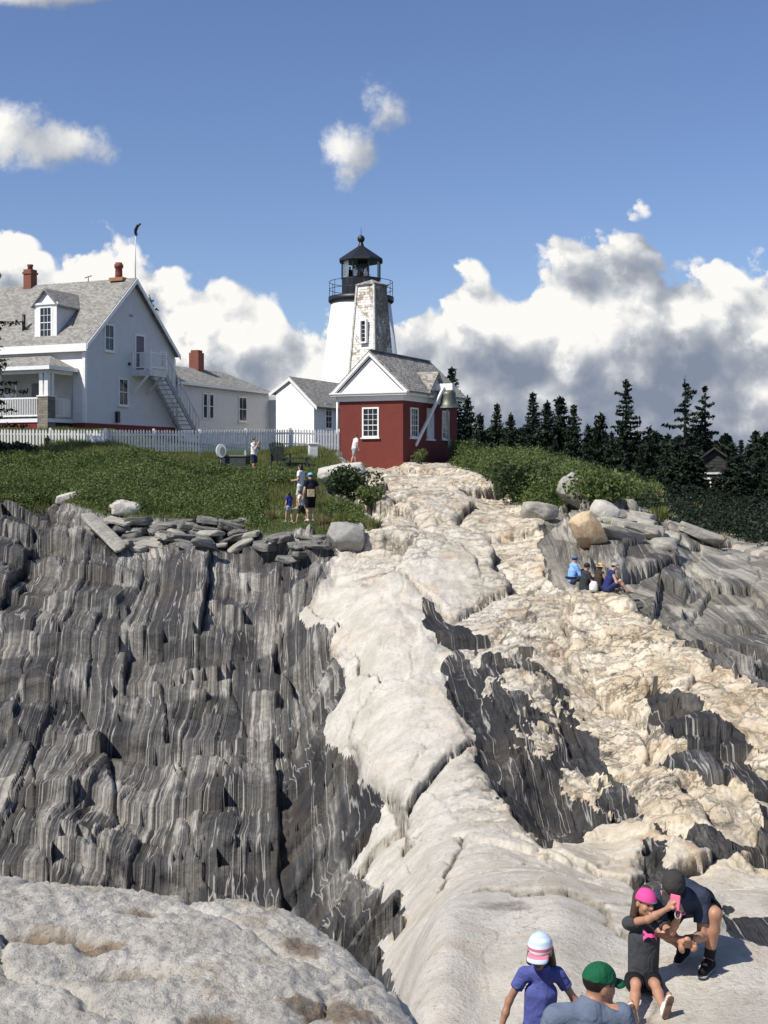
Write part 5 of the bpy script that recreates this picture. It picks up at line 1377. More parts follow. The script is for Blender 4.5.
def skin_mat(name, c):
    m, t, b = new_mat(name); n = t.noise(t.obj(), 14, 4, .6)
    t.put(b.inputs['Base Color'], t.ramp(n, [(.3, tuple(k * .85 for k in c)), (.7, tuple(k * 1.1 for k in c))]))
    b.inputs['Roughness'].default_value = .5; b.inputs['Subsurface Weight'].default_value = .06; b.inputs['Subsurface Radius'].default_value = (.02, .008, .004); return m
def cloth_mat(name, c, var=.12, scale=8):
    m, t, b = new_mat(name); p = t.obj(); n = t.noise(p, scale, 5, .6); f = t.noise(p, 4.5, 3, .5, dist=1.5)
    t.put(b.inputs['Base Color'], t.ramp(n, [(.3, tuple(k * (1 - var) for k in c)), (.7, tuple(k * (1 + var) for k in c))]))
    b.inputs['Roughness'].default_value = .85; b.inputs['Specular IOR Level'].default_value = .15
    t.put(b.inputs['Normal'], t.bump(t.math('ADD', f, t.math('MULTIPLY', t.noise(p, 14, 3, .5), .4)), .9, .035)); return m
SK = {'tan': skin_mat('tan_skin', (.42, .22, .135)), 'light': skin_mat('light_skin', (.52, .31, .22)), 'olive': skin_mat('olive_skin', (.34, .18, .11))}
_cm = {}
def CM(c, key=None):
    key = key or 'cloth_%d_%d_%d' % tuple(int(k * 255) for k in c)
    if key not in _cm: _cm[key] = cloth_mat('cloth', c)
    return _cm[key]
MHAIR = plain('dark_hair', (.018, .011, .008), .45, .3, 30, bump=.5, bscale=60)
MHAIRB = plain('brown_hair', (.06, .035, .02), .5, .3, 30, bump=.5, bscale=60)
MEYE = plain('dark_eye', (.01, .008, .008), .2, .1, 3); MLIP = plain('lips', (.30, .09, .075), .5, .1, 20); MSHADE = plain('black_plastic', (.008, .008, .009), .15, .1, 3, spec=.6)
MTEETH = plain('teeth', (.75, .72, .66), .4, .05, 8)
V3 = lambda *a: Vector(a)

def hand_prims(wr, d, side, up, k, curl=.5, fine=True):
    """palm, four bent fingers of different length and a thumb off the side; d along the hand, side = thumb side, up = back of the hand"""
    d, side, up = Vector(d).normalized(), Vector(side).normalized(), Vector(up).normalized(); wr = Vector(wr)
    P = [('c', wr, wr + d * .055 * k, .026 * k, .030 * k), ('c', wr + d * .045 * k - side * .020 * k, wr + d * .075 * k - side * .022 * k, .020 * k, .016 * k), ('c', wr + d * .045 * k + side * .018 * k, wr + d * .078 * k + side * .022 * k, .020 * k, .016 * k)]
    if not fine:
        return P + [('c', wr + d * .07 * k, wr + d * .14 * k - up * .03 * k, .024 * k, .014 * k)]
    for j, L in enumerate((.072, .080, .074, .058)):
        o = side * (.030 - .020 * j) * k; a = wr + d * .080 * k + o; r = .0092 * k
        p = a
        for q, fr in enumerate((.45, .32, .23)):
            ang = curl * (q + .6) * .75; v = d * math.cos(ang) - up * math.sin(ang); e = p + v * L * fr * k; P.append(('c', p, e, r, r * .92)); p = e; r *= .92
    a = wr + d * .022 * k + side * .026 * k; m = a + (d * .5 + side * .75 - up * .25).normalized() * .038 * k; P.append(('c', a, m, .013 * k, .0105 * k)); P.append(('c', m, m + (d * .85 + side * .1 - up * .5).normalized() * .030 * k, .0105 * k, .0085 * k))
    return P

def figure(label, J, k, look, vox=.02, group=None, hk=None, cat='person', fine=False, skin='tan', name='person', girth=1.0):
    """J: joint dictionary in world space; k: size against a 1.75 m adult; look: clothing description"""
    hk = hk or k; g = girth * k
    base = Vector(J['base']); r = root(name, base, 0, label, cat, group)
    J = {a: (b if isinstance(b, float) else Vector(b)) for a, b in J.items()}
    P = []
    hl, hr, sl, sr, ch, pe = J['hipL'], J['hipR'], J['shL'], J['shR'], J['chest'], J['pel']
    ax = (sl - sr).normalized()
    P += [('c', hl, hr, .098 * g, .098 * g), ('c', pe, ch, .112 * g, .120 * g), ('c', ch + ax * .06 * g, pe + ax * .05 * g, .095 * g, .085 * g), ('c', ch - ax * .06 * g, pe - ax * .05 * g, .095 * g, .085 * g),
          ('c', sl - ax * .04 * g, sr + ax * .04 * g, .066 * g, .066 * g), ('c', ch, (sl + sr) / 2, .11 * g, .07 * g)]
    hd, fw = J['head'], Vector(J['fwd']).normalized(); up0 = Vector(J.get('hup', (0, 0, 1))); rt = fw.cross(up0).normalized(); up = rt.cross(fw).normalized()
    Rm = Matrix((rt, fw, up)).transposed()   # columns: right, forward, up
    H = lambda a, b, c: hd + rt * a * hk + fw * b * hk + up * c * hk
    P += [('c', (sl + sr) / 2 + Vector((0, 0, .01 * k)), H(0, -.02, -.07), .056 * g, .050 * k)]
    RR = [list(x) for x in Rm]
    P += [('e', H(0, -.012, .022), (.074 * hk, .093 * hk, .092 * hk), RR), ('e', H(0, .018, -.045), (.056 * hk, .068 * hk, .070 * hk), RR)]
    if fine or vox < .012:
        P += [('c', H(0, .083, .008), H(0, .103, -.024), .009 * hk, .013 * hk), ('e', H(0, .066, -.098), (.024 * hk, .020 * hk, .018 * hk), RR),
              ('e', H(.076, -.010, -.012), (.010 * hk, .020 * hk, .030 * hk), RR), ('e', H(-.076, -.010, -.012), (.010 * hk, .020 * hk, .030 * hk), RR),
              ('c', H(-.045, .072, .026), H(.045, .072, .026), .012 * hk, .012 * hk), ('c', H(-.02, .080, -.066), H(.02, .080, -.066), .010 * hk, .010 * hk),
              ('e', H(.040, .062, -.030), (.022 * hk, .018 * hk, .020 * hk), RR), ('e', H(-.040, .062, -.030), (.022 * hk, .018 * hk, .020 * hk), RR)]
    for s in 'LR':
        sh, el, wr = J['sh' + s], J['el' + s], J['wr' + s]; hp, kn, an, to = J['hip' + s], J['kn' + s], J['an' + s], J['toe' + s]
        P += [('c', sh, el, .050 * g, .038 * g), ('c', el, el + (wr - el) * .35, .039 * g, .039 * g), ('c', el + (wr - el) * .35, wr, .039 * g, .024 * g)]
        d = J.get('hd' + s, (wr - el)); sd = J.get('hs' + s, fw)
        d = Vector(d).normalized(); sd = Vector(sd); sd = (sd - d * sd.dot(d)); sd = sd.normalized() if sd.length > .01 else d.orthogonal().normalized()
        u_ = J.get('hu' + s); u_ = Vector(u_).normalized() if u_ is not None else (d.cross(sd) if s == 'L' else sd.cross(d))
        P += hand_prims(wr, d, sd, u_, k * 1.0, J.get('curl' + s, .55), fine)
        m = kn + (an - kn) * .32
        kd = (kn - (hp + an) / 2); back = -kd.normalized() * .012 * k if kd.length > .02 else V3(0, 0, 0)
        P += [('c', hp, kn, .082 * g, .054 * g), ('c', kn, m + back, .052 * g, .054 * g), ('c', m + back, an, .054 * g, .035 * g), ('c', an, to, .036 * k, .028 * k)]
    body = sdf_object('body', P, vox, SK[skin], r, .022 * k + .3 * vox, base)
    off = .014 * k + .25 * vox
    # ---- shirt
    if 'shirt' in look:
        c = look['shirt']; sl_f = look.get('sleeve', .55); hem = look.get('hem', 0.0)
        T = [('c', hl + (pe - hl) * .2 + (ch - pe) * (.1 - hem), hr + (pe - hr) * .2 + (ch - pe) * (.1 - hem), .10 * g + off, .10 * g + off), ('c', pe, ch, .122 * g + off, .128 * g + off), ('c', ch + ax * .06 * g, pe + ax * .055 * g, .098 * g + off, .095 * g + off), ('c', ch - ax * .06 * g, pe - ax * .055 * g, .098 * g + off, .095 * g + off),
             ('c', sl - ax * .03 * g, sr + ax * .03 * g, .064 * g + off, .064 * g + off), ('c', ch, (sl + sr) / 2, .115 * g + off, .068 * g + off)]
        dn = (pe - ch).normalized(); hp_ = pe + dn * (.07 * k + hem * .3 * k)
        nk = ((sl + sr) / 2 + (hd - (sl + sr) / 2).normalized() * (.085 * k + off * .5)); nd = (hd - (sl + sr) / 2).normalized()
        T.append(('c', (sl + sr) / 2, (sl + sr) / 2 + nd * .1 * k, .080 * g + off, .060 * k + off))
        T = [t + ([(hp_, dn), (nk, nd)],) for t in T]
        if sl_f > 0:
            for s in 'LR':
                sh, el, wr = J['sh' + s], J['el' + s], J['wr' + s]; f_ = min(sl_f, 1); e = sh + (el - sh) * f_; dd = (el - sh).normalized()
                T.append(('c', sh, e + dd * .03 * k, .053 * g + off, (.050 if sl_f < 1 else .042) * g + off, [(e, dd)] if sl_f < 1 else None))
                if sl_f > 1: T.append(('c', el, wr, .043 * g + off, .030 * g + off))
        sdf_object('shirt', T, vox, c, r, .018 * k + .3 * vox, base)
    if 'shorts' in look:
        c = look['shorts']; ln = look.get('leg', .6); T = []
        dn = (ch - pe).normalized(); T.append(('c', hl, hr, .104 * g + off * .8, .104 * g + off * .8, [(pe + dn * .08 * k, dn)])); T.append(('c', pe, pe + dn * .06 * k, .118 * g + off * .6, .115 * g + off * .6, [(pe + dn * .08 * k, dn)]))
        for s in 'LR':
            hp, kn, an = J['hip' + s], J['kn' + s], J['an' + s]; dd = (kn - hp).normalized(); f_ = min(ln, 1)
            e = hp + (kn - hp) * f_; T.append(('c', hp, e + dd * .03 * k, .088 * g + off, (.074 - .012 * f_) * g + off * 1.3, [(e, dd)] if ln < 1 else None))
            if ln > 1: T += [('c', kn, kn + (an - kn) * .32, .056 * g + off, .056 * g + off), ('c', kn + (an - kn) * .32, an, .056 * g + off, .042 * g + off)]
        sdf_object('trousers' if ln > 1 else 'shorts', T, vox, c, r, .018 * k + .3 * vox, base)
    if 'shoes' in look:
        for s in 'LR':
            an, to = J['an' + s], J['toe' + s]; d = (to - an); dn = Vector(J.get('down' + s, (0, 0, -1))); f_ = (d - dn * d.dot(dn)).normalized()
            heel = an + dn * .040 * k - f_ * .035 * k; tip = an + dn * .046 * k + f_ * .165 * k
            T = [('c', heel, an + dn * .02 * k + f_ * .05 * k, .036 * k + off * .4, .040 * k + off * .4), ('c', an + dn * .035 * k + f_ * .05 * k, tip, .042 * k, .034 * k), ('c', an, an + dn * .03 * k, .042 * k, .044 * k)]
            fl = an + dn * .068 * k; T = [t + ([(fl, dn)],) for t in T]
            so = sdf_object('shoe', T, min(vox, .012), look['shoes'], r, .015 * k, base)
            if fine:
                T = [('c', heel + dn * .022 * k, tip + dn * .014 * k, .040 * k, .041 * k, [(fl + dn * .012 * k, dn), (fl - dn * .004 * k, -dn)])]
                sdf_object('sole', T, .006, look.get('sole', CM((.7, .7, .68))), so, .01 * k, base)
    # ---- hair
    if 'hair' in look:
        T = [('e', H(0, -.022, .032), (.083 * hk, .096 * hk, .088 * hk), RR, [(H(0, .055, .01), tuple(fw * .8 - up * .6))])]
        if look.get('long'):
            dn = Vector((0, 0, -1)); T += [('c', H(.055, -.04, .0), H(.078, -.03, -.12), .038 * hk, .034 * hk), ('c', H(-.055, -.04, .0), H(-.078, -.03, -.12), .038 * hk, .034 * hk), ('c', H(0, -.075, 0), H(0, -.075, -.14), .05 * hk, .045 * hk)]
        sdf_object('hair', T, vox, look['hair'], r, .02 * k, base)
    # ---- cap or hat
    if 'cap' in look:
        yaw = look.get('cap_turn', 0); cf = (fw * math.cos(yaw) + rt * math.sin(yaw)); cr = (rt * math.cos(yaw) - fw * math.sin(yaw))
        C = lambda a, b, c: hd + cr * a * hk + cf * b * hk + up * c * hk
        CR = [list(x) for x in Matrix((cr, cf, up)).transposed()]
        hat = root_child = None
        T = [('e', C(0, -.012, .030), (.087 * hk + off * .3, .104 * hk + off * .3, .101 * hk), CR, [(C(0, 0, .028), tuple(-up))])]
        cap = sdf_object('cap', T, min(vox, .016) if not fine else .006, look['cap'], r, .01, base)
        if look.get('brim', True):
            b = MB(); n = 14; top = []; 
            for i in range(n + 1):
                t = -math.pi / 2 + math.pi * i / n; x = .076 * math.sin(t); yi = .06 + .035 * math.cos(t) - .01; yo = .085 + (.085) * math.cos(t) ** .7 if math.cos(t) > 1e-6 else .085
                dz = -.012 * (1 - math.cos(t)) - .0
                top.append((C(x, yi, .034 + dz) - base, C(x * 1.02, yo, .022 + dz * 1.6) - base))
            vs = []; 
            for a, c_ in top: vs += [a, c_, a - up * .006 * hk, c_ - up * .006 * hk]
            fs = []
            for i in range(n):
                q = 4 * i; fs += [(q, q + 1, q + 5, q + 4), (q + 2, q + 6, q + 7, q + 3), (q + 1, q + 3, q + 7, q + 5), (q, q + 4, q + 6, q + 2)]
            fs += [(0, 2, 3, 1), (4 * n, 4 * n + 1, 4 * n + 3, 4 * n + 2)]
            b.add(vs, fs, True); b.build('brim', look.get('brim_mat', look['cap']), cap)
    if 'hat' in look:
        M_ = MB().lathe([(.0, .145), (.05, .142), (.078, .12), (.088, .05), (.10, .035), (.165, .020), (.175, .012), (.165, .012), (.09, .025)], 24)
        M_.v = [tuple(hd + rt * x * hk + fw * (y - .01) * hk + up * (z - .005) * hk - base) for x, y, z in M_.v]; M_.build('hat', look['hat'], r)
    if fine and look.get('face', True):
        for s in (-1, 1):
            e = MB().lathe([(.0095 * math.sin(a), -.0095 * math.cos(a)) for a in np.linspace(.05, 3.09, 7)], 10); e.v = [tuple(H(s * .032, .077, .006) + Vector(v) * hk * 1.0 - base) for v in e.v]; e.build('eye', MEYE, r)
            MB().bar(H(s * .016, .090, .026) - base, H(s * .050, .078, .028) - base, .006 * hk, .006 * hk).build('eyebrow', look.get('hair', MHAIR), r)
        MB().tube([H(-.024, .084, -.062) - base, H(-.010, .092, -.068) - base, H(.010, .092, -.068) - base, H(.024, .084, -.062) - base], [.003 * hk, .007 * hk, .007 * hk, .003 * hk], 8).build('mouth', MLIP, r)
    if 'glasses' in look:
        gl = MB()
        for s in (-1, 1): gl.obox(H(s * .034, .094, .008) - base, rt * .026 * hk, fw * .004 * hk, up * .016 * hk); gl.bar(H(s * .066, .088, .012) - base, H(s * .080, -.01, .010) - base, .006 * hk)
        gl.bar(H(-.01, .098, .012) - base, H(.01, .098, .012) - base, .006 * hk); gl.build('sunglasses', MSHADE, r)
    return r, H, base

def stand(b, yaw, h, lean=.0, stride=0.0, aL='down', aR='down', hyaw=None, look=-.1, bend=0.0):
    k = h / 1.75; a = yaw; f = V3(math.cos(a), math.sin(a), 0); l = V3(-math.sin(a), math.cos(a), 0); b = Vector(b)
    P = lambda fw, lf, up: b + f * fw * k + l * lf * k + V3(0, 0, up * k)
    ha = a if hyaw is None else hyaw
    J = dict(base=b, pel=P(lean * .3, 0, .96 - bend), chest=P(lean * .75, 0, 1.27 - bend), head=P(lean * 1.25 + .03, 0, 1.63 - bend), fwd=(math.cos(ha), math.sin(ha), look))
    for s, g in (('L', 1), ('R', -1)):
        st = stride * g; J['hip' + s] = P(lean * .25, .09 * g, .92 - bend); J['kn' + s] = P(st * .5 + .03 + bend * .6, .10 * g, .49 - bend * .4 + .04 * max(0, st)); J['an' + s] = P(st, .10 * g, .085 + (.05 * max(0, -st))); J['toe' + s] = P(st + .16, .12 * g, .04)
        J['sh' + s] = P(lean, .185 * g, 1.43 - bend)
        m = aL if s == 'L' else aR
        if m == 'down': e, w = (lean - .02, .25, 1.14), (lean + .06, .26, .89)
        elif m == 'up': e, w = (lean + .17, .24, 1.20), (lean + .24, .08, 1.47)
        elif m == 'front': e, w = (lean + .02, .25, 1.15), (lean + .27, .14, 1.13)
        elif m == 'out': e, w = (lean - .02, .34, 1.18), (lean + .08, .42, .95)
        elif m == 'back': e, w = (lean - .14, .26, 1.15), (lean - .12, .27, .90)
        J['el' + s] = P(e[0], e[1] * g, e[2] - bend); J['wr' + s] = P(w[0], w[1] * g, w[2] - bend)
    return J
def sit(b, yaw, h, hyaw=None, lean=.05, look=-.15, knees=.38, arms='knee'):
    k = h / 1.75; a = yaw; f = V3(math.cos(a), math.sin(a), 0); l = V3(-math.sin(a), math.cos(a), 0); b = Vector(b)
    P = lambda fw, lf, up: b + f * fw * k + l * lf * k + V3(0, 0, up * k); ha = a if hyaw is None else hyaw
    J = dict(base=b, pel=P(0, 0, .13), chest=P(lean, 0, .44), head=P(lean * 2 + .02, 0, .80), fwd=(math.cos(ha), math.sin(ha), look))
    for s, g in (('L', 1), ('R', -1)):
        J['hip' + s] = P(.02, .09 * g, .11); J['kn' + s] = P(.40, .12 * g, knees); J['an' + s] = P(.62, .11 * g, .06); J['toe' + s] = P(.79, .13 * g, .03)
        J['sh' + s] = P(lean * 1.4, .185 * g, .60); J['el' + s] = P(lean + .14, .26 * g, .34); J['wr' + s] = P(.36, .16 * g, .36)
    return J
# ------------------------------------------------------------------ the four people close by
def cap_mat(name, stripes, lo, hi, axis=2):
    m, t, b = new_mat(name); p = t.obj(); z = t.sep(p)[axis]
    k = t.rng(z, lo, hi); st = []
    for i, c in enumerate(stripes): st.append((i / len(stripes), c))
    t.put(b.inputs['Base Color'], t.ramp(k, st, 'CONSTANT')); b.inputs['Roughness'].default_value = .8; return m
def near(px, pv, Y): return at(px, pv, Y)

def striped_girl():
    Y = 7.8; c = near(541, 969, Y); gx = c.x; g = gz(gx, Y + .05); k = .72; sh = c.z - .02; hip = sh - .40; kn = (hip + g) / 2 + .02
    J = dict(base=(gx, Y, g), pel=(gx - .01, Y + .02, hip + .04), chest=(gx, Y, sh - .13), head=near(540, 951, Y - .02), fwd=(-.30, -.90, -.30), hup=(0, -.1, 1))
    for s, d in (('R', -1), ('L', 1)):      # facing the camera: her right is on the left of the picture
        J['hip' + s] = (gx + d * .065, Y + .02, hip); J['kn' + s] = (gx + d * .075, Y - .03 * (1 + d), kn); J['an' + s] = (gx + d * .08, Y + .03 - .07 * d, g + .065); J['toe' + s] = (gx + d * .085, Y - .10 - .07 * d, g + .03)
        J['sh' + s] = (gx + d * .108, Y, sh - .012)
    J['elR'] = near(509, 1001, Y); J['wrR'] = near(499, 1035, Y - .05); J['elL'] = near(574, 999, Y + .02); J['wrL'] = near(590, 1018, Y - .05)
    cap = cap_mat('striped_cap_cloth', [(.50, .62, .72), (.72, .22, .30), (.72, .74, .74), (.55, .16, .24), (.78, .70, .70), (.45, .62, .74), (.70, .76, .78), (.50, .60, .74)], 0.0, 1.0)
    look = dict(shirt=CM((.085, .10, .30)), sleeve=.52, shorts=CM((.05, .055, .12)), leg=.5, hair=MHAIRB, long=True, cap=cap, shoes=CM((.5, .5, .5)))
    r, H, b = figure('girl in a blue tee and striped cap looking down, left of the green cap', J, k, look, .0085, None, hk=.86, fine=True, skin='olive', girth=.80)
    # stripe band runs up the crown: set the band from the real cap heights
    for o in r.children:
        if o.name.startswith('cap'):
            zs = [v.co.z for v in o.data.vertices]; mr = [n for n in cap.node_tree.nodes if n.type == 'MAP_RANGE'][0]; mr.inputs[1].default_value = min(zs) - .03; mr.inputs[2].default_value = max(zs) - .005
striped_girl()

def green_man():
    Y = 7.0; sc = near(588, 1006, Y); g = gz(sc.x, Y); k = 1.0; sh = sc.z - .05; hip = sh - .52
    gx = sc.x; J = dict(base=(gx, Y, g), pel=(gx, Y - .02, hip + .05), chest=(gx, Y + .0, sh - .16), head=near(600, 984, Y + .06), fwd=(.88, .42, -.16))
    for s, d in (('L', -1), ('R', 1)):      # seen from behind
        J['hip' + s] = (gx + d * .09, Y - .02, hip); J['kn' + s] = (gx + d * .10, Y + .08 * (1 + d), (hip + g) / 2 + .02); J['an' + s] = (gx + d * .10, Y - .02 + .12 * d, g + .085); J['toe' + s] = (gx + d * .12, Y + .14 + .12 * d, g + .04)
        J['sh' + s] = (gx + d * .19, Y + .02 * d, sh - .01); J['el' + s] = (gx + d * .27, Y - .02, sh - .30); J['wr' + s] = (gx + d * .26, Y + .14, sh - .50)
    look = dict(shirt=CM((.13, .16, .22)), sleeve=.6, shorts=CM((.20, .18, .14)), leg=.85, hair=MHAIR, cap=cloth_mat('green_cap_cloth', (.012, .10, .045), .1, 20), glasses=True, shoes=CM((.08, .08, .08)))
    figure('man in a green cap and slate tee seen from behind, face turned right', J, k, look, .0095, None, fine=True, skin='tan', hk=.94)
green_man()

PINK = cap_mat('pink_cap_cloth', [(.30, .65, .70), (.70, .08, .30), (.62, .06, .26)], 0, 1)
def selfie_girl():
    Y = 9.62; k = .70
    pel = near(643, 969, Y); g = gz(pel.x, Y)
    lift = g + .075 - pel.z; sh = V3(0, 0, lift)
    N = lambda px, pv, y: near(px, pv, y) + sh
    J = dict(base=(pel.x, Y, g), pel=N(643, 967, Y), chest=N(644, 938, Y + .02), head=N(644, 902, Y - .03), fwd=(.55, -.82, -.10), hup=(.12, 0, 1))
    N0 = N; N = lambda px, pv, y: N0(px, pv, y) + V3(0, 0, .05)
    J['chest'] = N(644, 936, Y + .02); J['head'] = N(644, 900, Y - .03)
    J['shR'] = N(628, 921, Y + .02); J['shL'] = N(661, 923, Y + .02)
    J['elR'] = N(648, 917, Y - .17); J['wrR'] = N(668, 906, Y - .28); J['elL'] = N(672, 930, Y - .14); J['wrL'] = N(681, 909, Y - .25)
    J['hdR'] = (.5, -.1, .8); J['hdL'] = (-.35, -.05, .9); J['hsR'] = (.3, -.9, .1); J['hsL'] = (-.3, -.9, .1); J['curlR'] = 1.1; J['curlL'] = 1.1
    for s, px, d in (('R', 636, -1), ('L', 655, 1)):
        N = N0
        J['hip' + s] = N(643 + d * 8, 972, Y - .02); kx = N(px, 980, Y - .30); J['kn' + s] = V3(kx.x, kx.y, g + .15)
        ax_ = near(px + 2 + d * 4 + (3 if d > 0 else 0), 1000, Y - .56); ga = gz(ax_.x, ax_.y); J['an' + s] = V3(ax_.x, ax_.y, ga + .062)
        J['toe' + s] = J['an' + s] + V3(d * .03, -.035, .12); J['down' + s] = V3(d * .12, -.95, -.22).normalized()
    white = CM((.70, .68, .64)); sole = CM((.20, .125, .09))
    look = dict(shirt=CM((.050, .052, .056)), sleeve=.45, hem=.25, shorts=CM((.012, .012, .014)), leg=.72, hair=MHAIRB, long=True, cap=PINK, brim=False, cap_turn=math.pi * .93, shoes=white, sole=sole)
    r, H, b = figure('girl in a pink cap and dark grey tee sitting with a raised phone', J, k, look, .0075, None, hk=.86, fine=True, skin='tan', girth=1.0)
    for o in r.children:
        if o.name.startswith('cap'):
            zs = [v.co.z for v in o.data.vertices]; mr = [n for n in PINK.node_tree.nodes if n.type == 'MAP_RANGE'][0]; mr.inputs[1].default_value = min(zs) - .002; mr.inputs[2].default_value = min(zs) + .04
    MB().tube([H(.072 * math.sin(a) * 1.18, .088 * math.cos(a) * 1.1 - .012, .040) - b for a in np.linspace(-1.0, 1.0, 11)], .009, 6).build('cap_strap', plain('turquoise_strap', (.22, .55, .62), .6, .1, 9), r)
    # grin
    T = MB().tube([H(-.020, .090, -.060) - b, H(0, .098, -.065) - b, H(.020, .090, -.060) - b], .004 * .86, 6); T.build('teeth', MTEETH, r)
    # pink emblem on the chest: two arcs that cross like an H
    ch, sl, sr_ = Vector(J['chest']), Vector(J['shL']), Vector(J['shR']); ax = (sl - sr_).normalized(); fwd = V3(.10, -1, .18).normalized(); upv = V3(0, .2, 1).normalized()
    e = MB(); cc = ch + fwd * .142 + upv * .045 + ax * .012; W = .052
    for sg in (1, -1):
        n = 10; up_, dn_ = [], []
        for i in range(n + 1):
            t = -1 + 2 * i / n; y = sg * (-.006 + .034 * t * t); w = .0085 + .006 * abs(t)
            bulge = -.030 * t * t
            up_.append(cc + ax * t * W + upv * (y + w) + fwd * bulge - b); dn_.append(cc + ax * t * W + upv * (y - w) + fwd * bulge - b)
        vs = up_ + dn_ + [v + fwd * (.004 + .001 * sg) for v in up_ + dn_]; m = n + 1
        fs = []
        for i in range(n): fs += [(2 * m + i, 2 * m + i + 1, 3 * m + i + 1, 3 * m + i), (i, m + i, m + i + 1, i + 1), (i, i + 1, 2 * m + i + 1, 2 * m + i), (m + i, 3 * m + i, 3 * m + i + 1, m + i + 1)]
        e.add(vs, fs)
    e.build('shirt_emblem', plain('pink_print', (.75, .09, .30), .6, .05, 9), r)
    # phone with pink case, and its wrist loop
    pc = N(675, 900, Y - .30) + V3(0, 0, .05)
    ph = MB(); ph.obox((0, 0, 0), V3(.030, -.026, 0), V3(.0035, .004, 0), V3(.005, 0, .056)); po = ph.build('phone', plain('pink_phone_case', (.75, .16, .26), .35, .1, 20), None, .004); po.location = pc
    tag(po, 'phone in a pink case held up by the sitting girl', 'phone')
    MB().obox(V3(.004, .0045, 0), V3(.025, -.0217, 0), V3(.0005, .0006, 0), V3(.0045, 0, .047)).build('screen', MSHADE, po)
    lp = MB(); lp.tube([V3(.02 + .022 * math.sin(2 * math.pi * i / 16), -.01, -.085 + .036 * math.cos(2 * math.pi * i / 16)) for i in range(17)], .0045, 6, False); lp.build('wrist_loop', CM((.6, .58, .55)), po)
    w = Vector(J['wrL']); br = MB().tube([w - b + V3(.026 * math.cos(a), .026 * math.sin(a), -.012) for a in np.linspace(0, 6.283, 17)], .007, 6, False); br.build('bracelet', plain('pink_bracelet', (.75, .10, .35), .5, .1, 9), r)
selfie_girl()

def crouching_man():
    k = .98; f0 = near(706, 976, 9.62); g = gz(f0.x, 9.62); sh = V3(0, 0, g + .03 - f0.z)
    N = lambda px, pv, y: near(px, pv, y) + sh
    J = dict(base=(f0.x - .15, 9.8, g), head=N(673, 890, 9.58), fwd=(-.25, -.62, -.74), hup=(0, -.6, .8))
    J['anL'] = N(709, 967, 9.70); J['toeL'] = N(702, 981, 9.56); J['knL'] = N(715, 918, 9.66); J['hipL'] = N(701, 905, 10.02); J['hipR'] = N(678, 908, 10.05)
    J['knR'] = N(662, 934, 9.74); J['anR'] = N(684, 955, 9.98); J['toeR'] = N(678, 966, 9.84)
    J['pel'] = N(689, 903, 10.03); J['chest'] = N(683, 900, 9.80); J['shL'] = N(702, 901, 9.72); J['shR'] = N(657, 903, 9.70)
    J['elL'] = N(702, 940, 9.66); J['wrL'] = N(691, 944, 9.50); J['elR'] = N(660, 936, 9.60); J['wrR'] = N(680, 944, 9.50)
    J['hdL'] = (-.8, -.3, -.25); J['hsL'] = (-.2, -.5, .8); J['curlL'] = 1.0; J['hdR'] = (.9, -.2, -.2); J['hsR'] = (0, -.5, .8); J['curlR'] = 1.0
    for s in 'LR':
        d = (J['toe' + s] - J['an' + s]); d.z = 0
    ga = gz(J['anR'].x, J['anR'].y); J['anR'].z = ga + .10; J['toeR'].z = ga + .03
    J['anL'].z = gz(J['anL'].x, J['anL'].y) + .085; J['toeL'].z = J['anL'].z - .05
    look = dict(shirt=CM((.040, .050, .078)), sleeve=.66, shorts=CM((.008, .008, .010)), leg=.78, hair=MHAIR, cap=cloth_mat('charcoal_cap_cloth', (.045, .043, .040), .1, 20), shoes=CM((.012, .012, .014)), sole=CM((.35, .35, .34)))
    r, H, b = figure('man in a charcoal cap and navy tee crouching behind the sitting girl', J, k, look, .0085, None, fine=True, skin='tan', hk=.98, girth=1.0)
    for s in 'LR':
        an, kn = J['an' + s], J['kn' + s]; d = (kn - an).normalized()
        sdf_object('sock', [('c', an, an + d * .11, .040, .046, [(an + d * .10, d)])], .008, CM((.02, .02, .024)), r, .01, b)
    m = (Vector(J['wrL']) + Vector(J['wrR'])) / 2
    ph = MB().obox((0, 0, 0), V3(.036, -.004, .006), V3(.0, .004, .004), V3(.004, -.03, .05) * .8); po = ph.build('phone', MSHADE, None, .003); po.location = N(688, 943, 9.46); tag(po, 'dark phone in the crouching man hands', 'phone')
crouching_man()

# ------------------------------------------------------------------ four people sitting on the pale rock
GS = 'people sitting side by side on the pale rock'
def sitter(px, pv, label, h, yaw, look, **kw):
    x, y, z = ground_at(px, pv, 20, 50); y += .25; z = gz(x, y)
    h *= .88; J = sit((x, y, z - .06), yaw, h, **kw); return figure(label, J, h / 1.75, look, .022, GS, skin='light', girth=1.05)
r1, H1, b1 = sitter(573, 588, 'sitting man in a light blue shirt and blue cap, leftmost of four', 1.75, R(12), dict(shirt=CM((.22, .40, .75)), sleeve=1.5, shorts=CM((.05, .06, .10)), leg=1.5, hair=MHAIR, cap=CM((.10, .16, .28)), shoes=CM((.1, .1, .1))))
MB().tube([Vector(b1) * 0 + V3(-.17, -.02, .2), V3(-.05, -.17, .2), V3(.12, -.12, .19)], .035, 6).build('waist_pack', CM((.02, .02, .03)), r1)
sitter(585, 588, 'sitting man in a dark grey tee and cap, second from left of four', 1.8, R(14), dict(shirt=CM((.035, .038, .042)), sleeve=.6, shorts=CM((.03, .04, .07)), leg=1.5, hair=MHAIR, cap=CM((.04, .035, .035)), shoes=CM((.1, .1, .1))), hyaw=R(20))
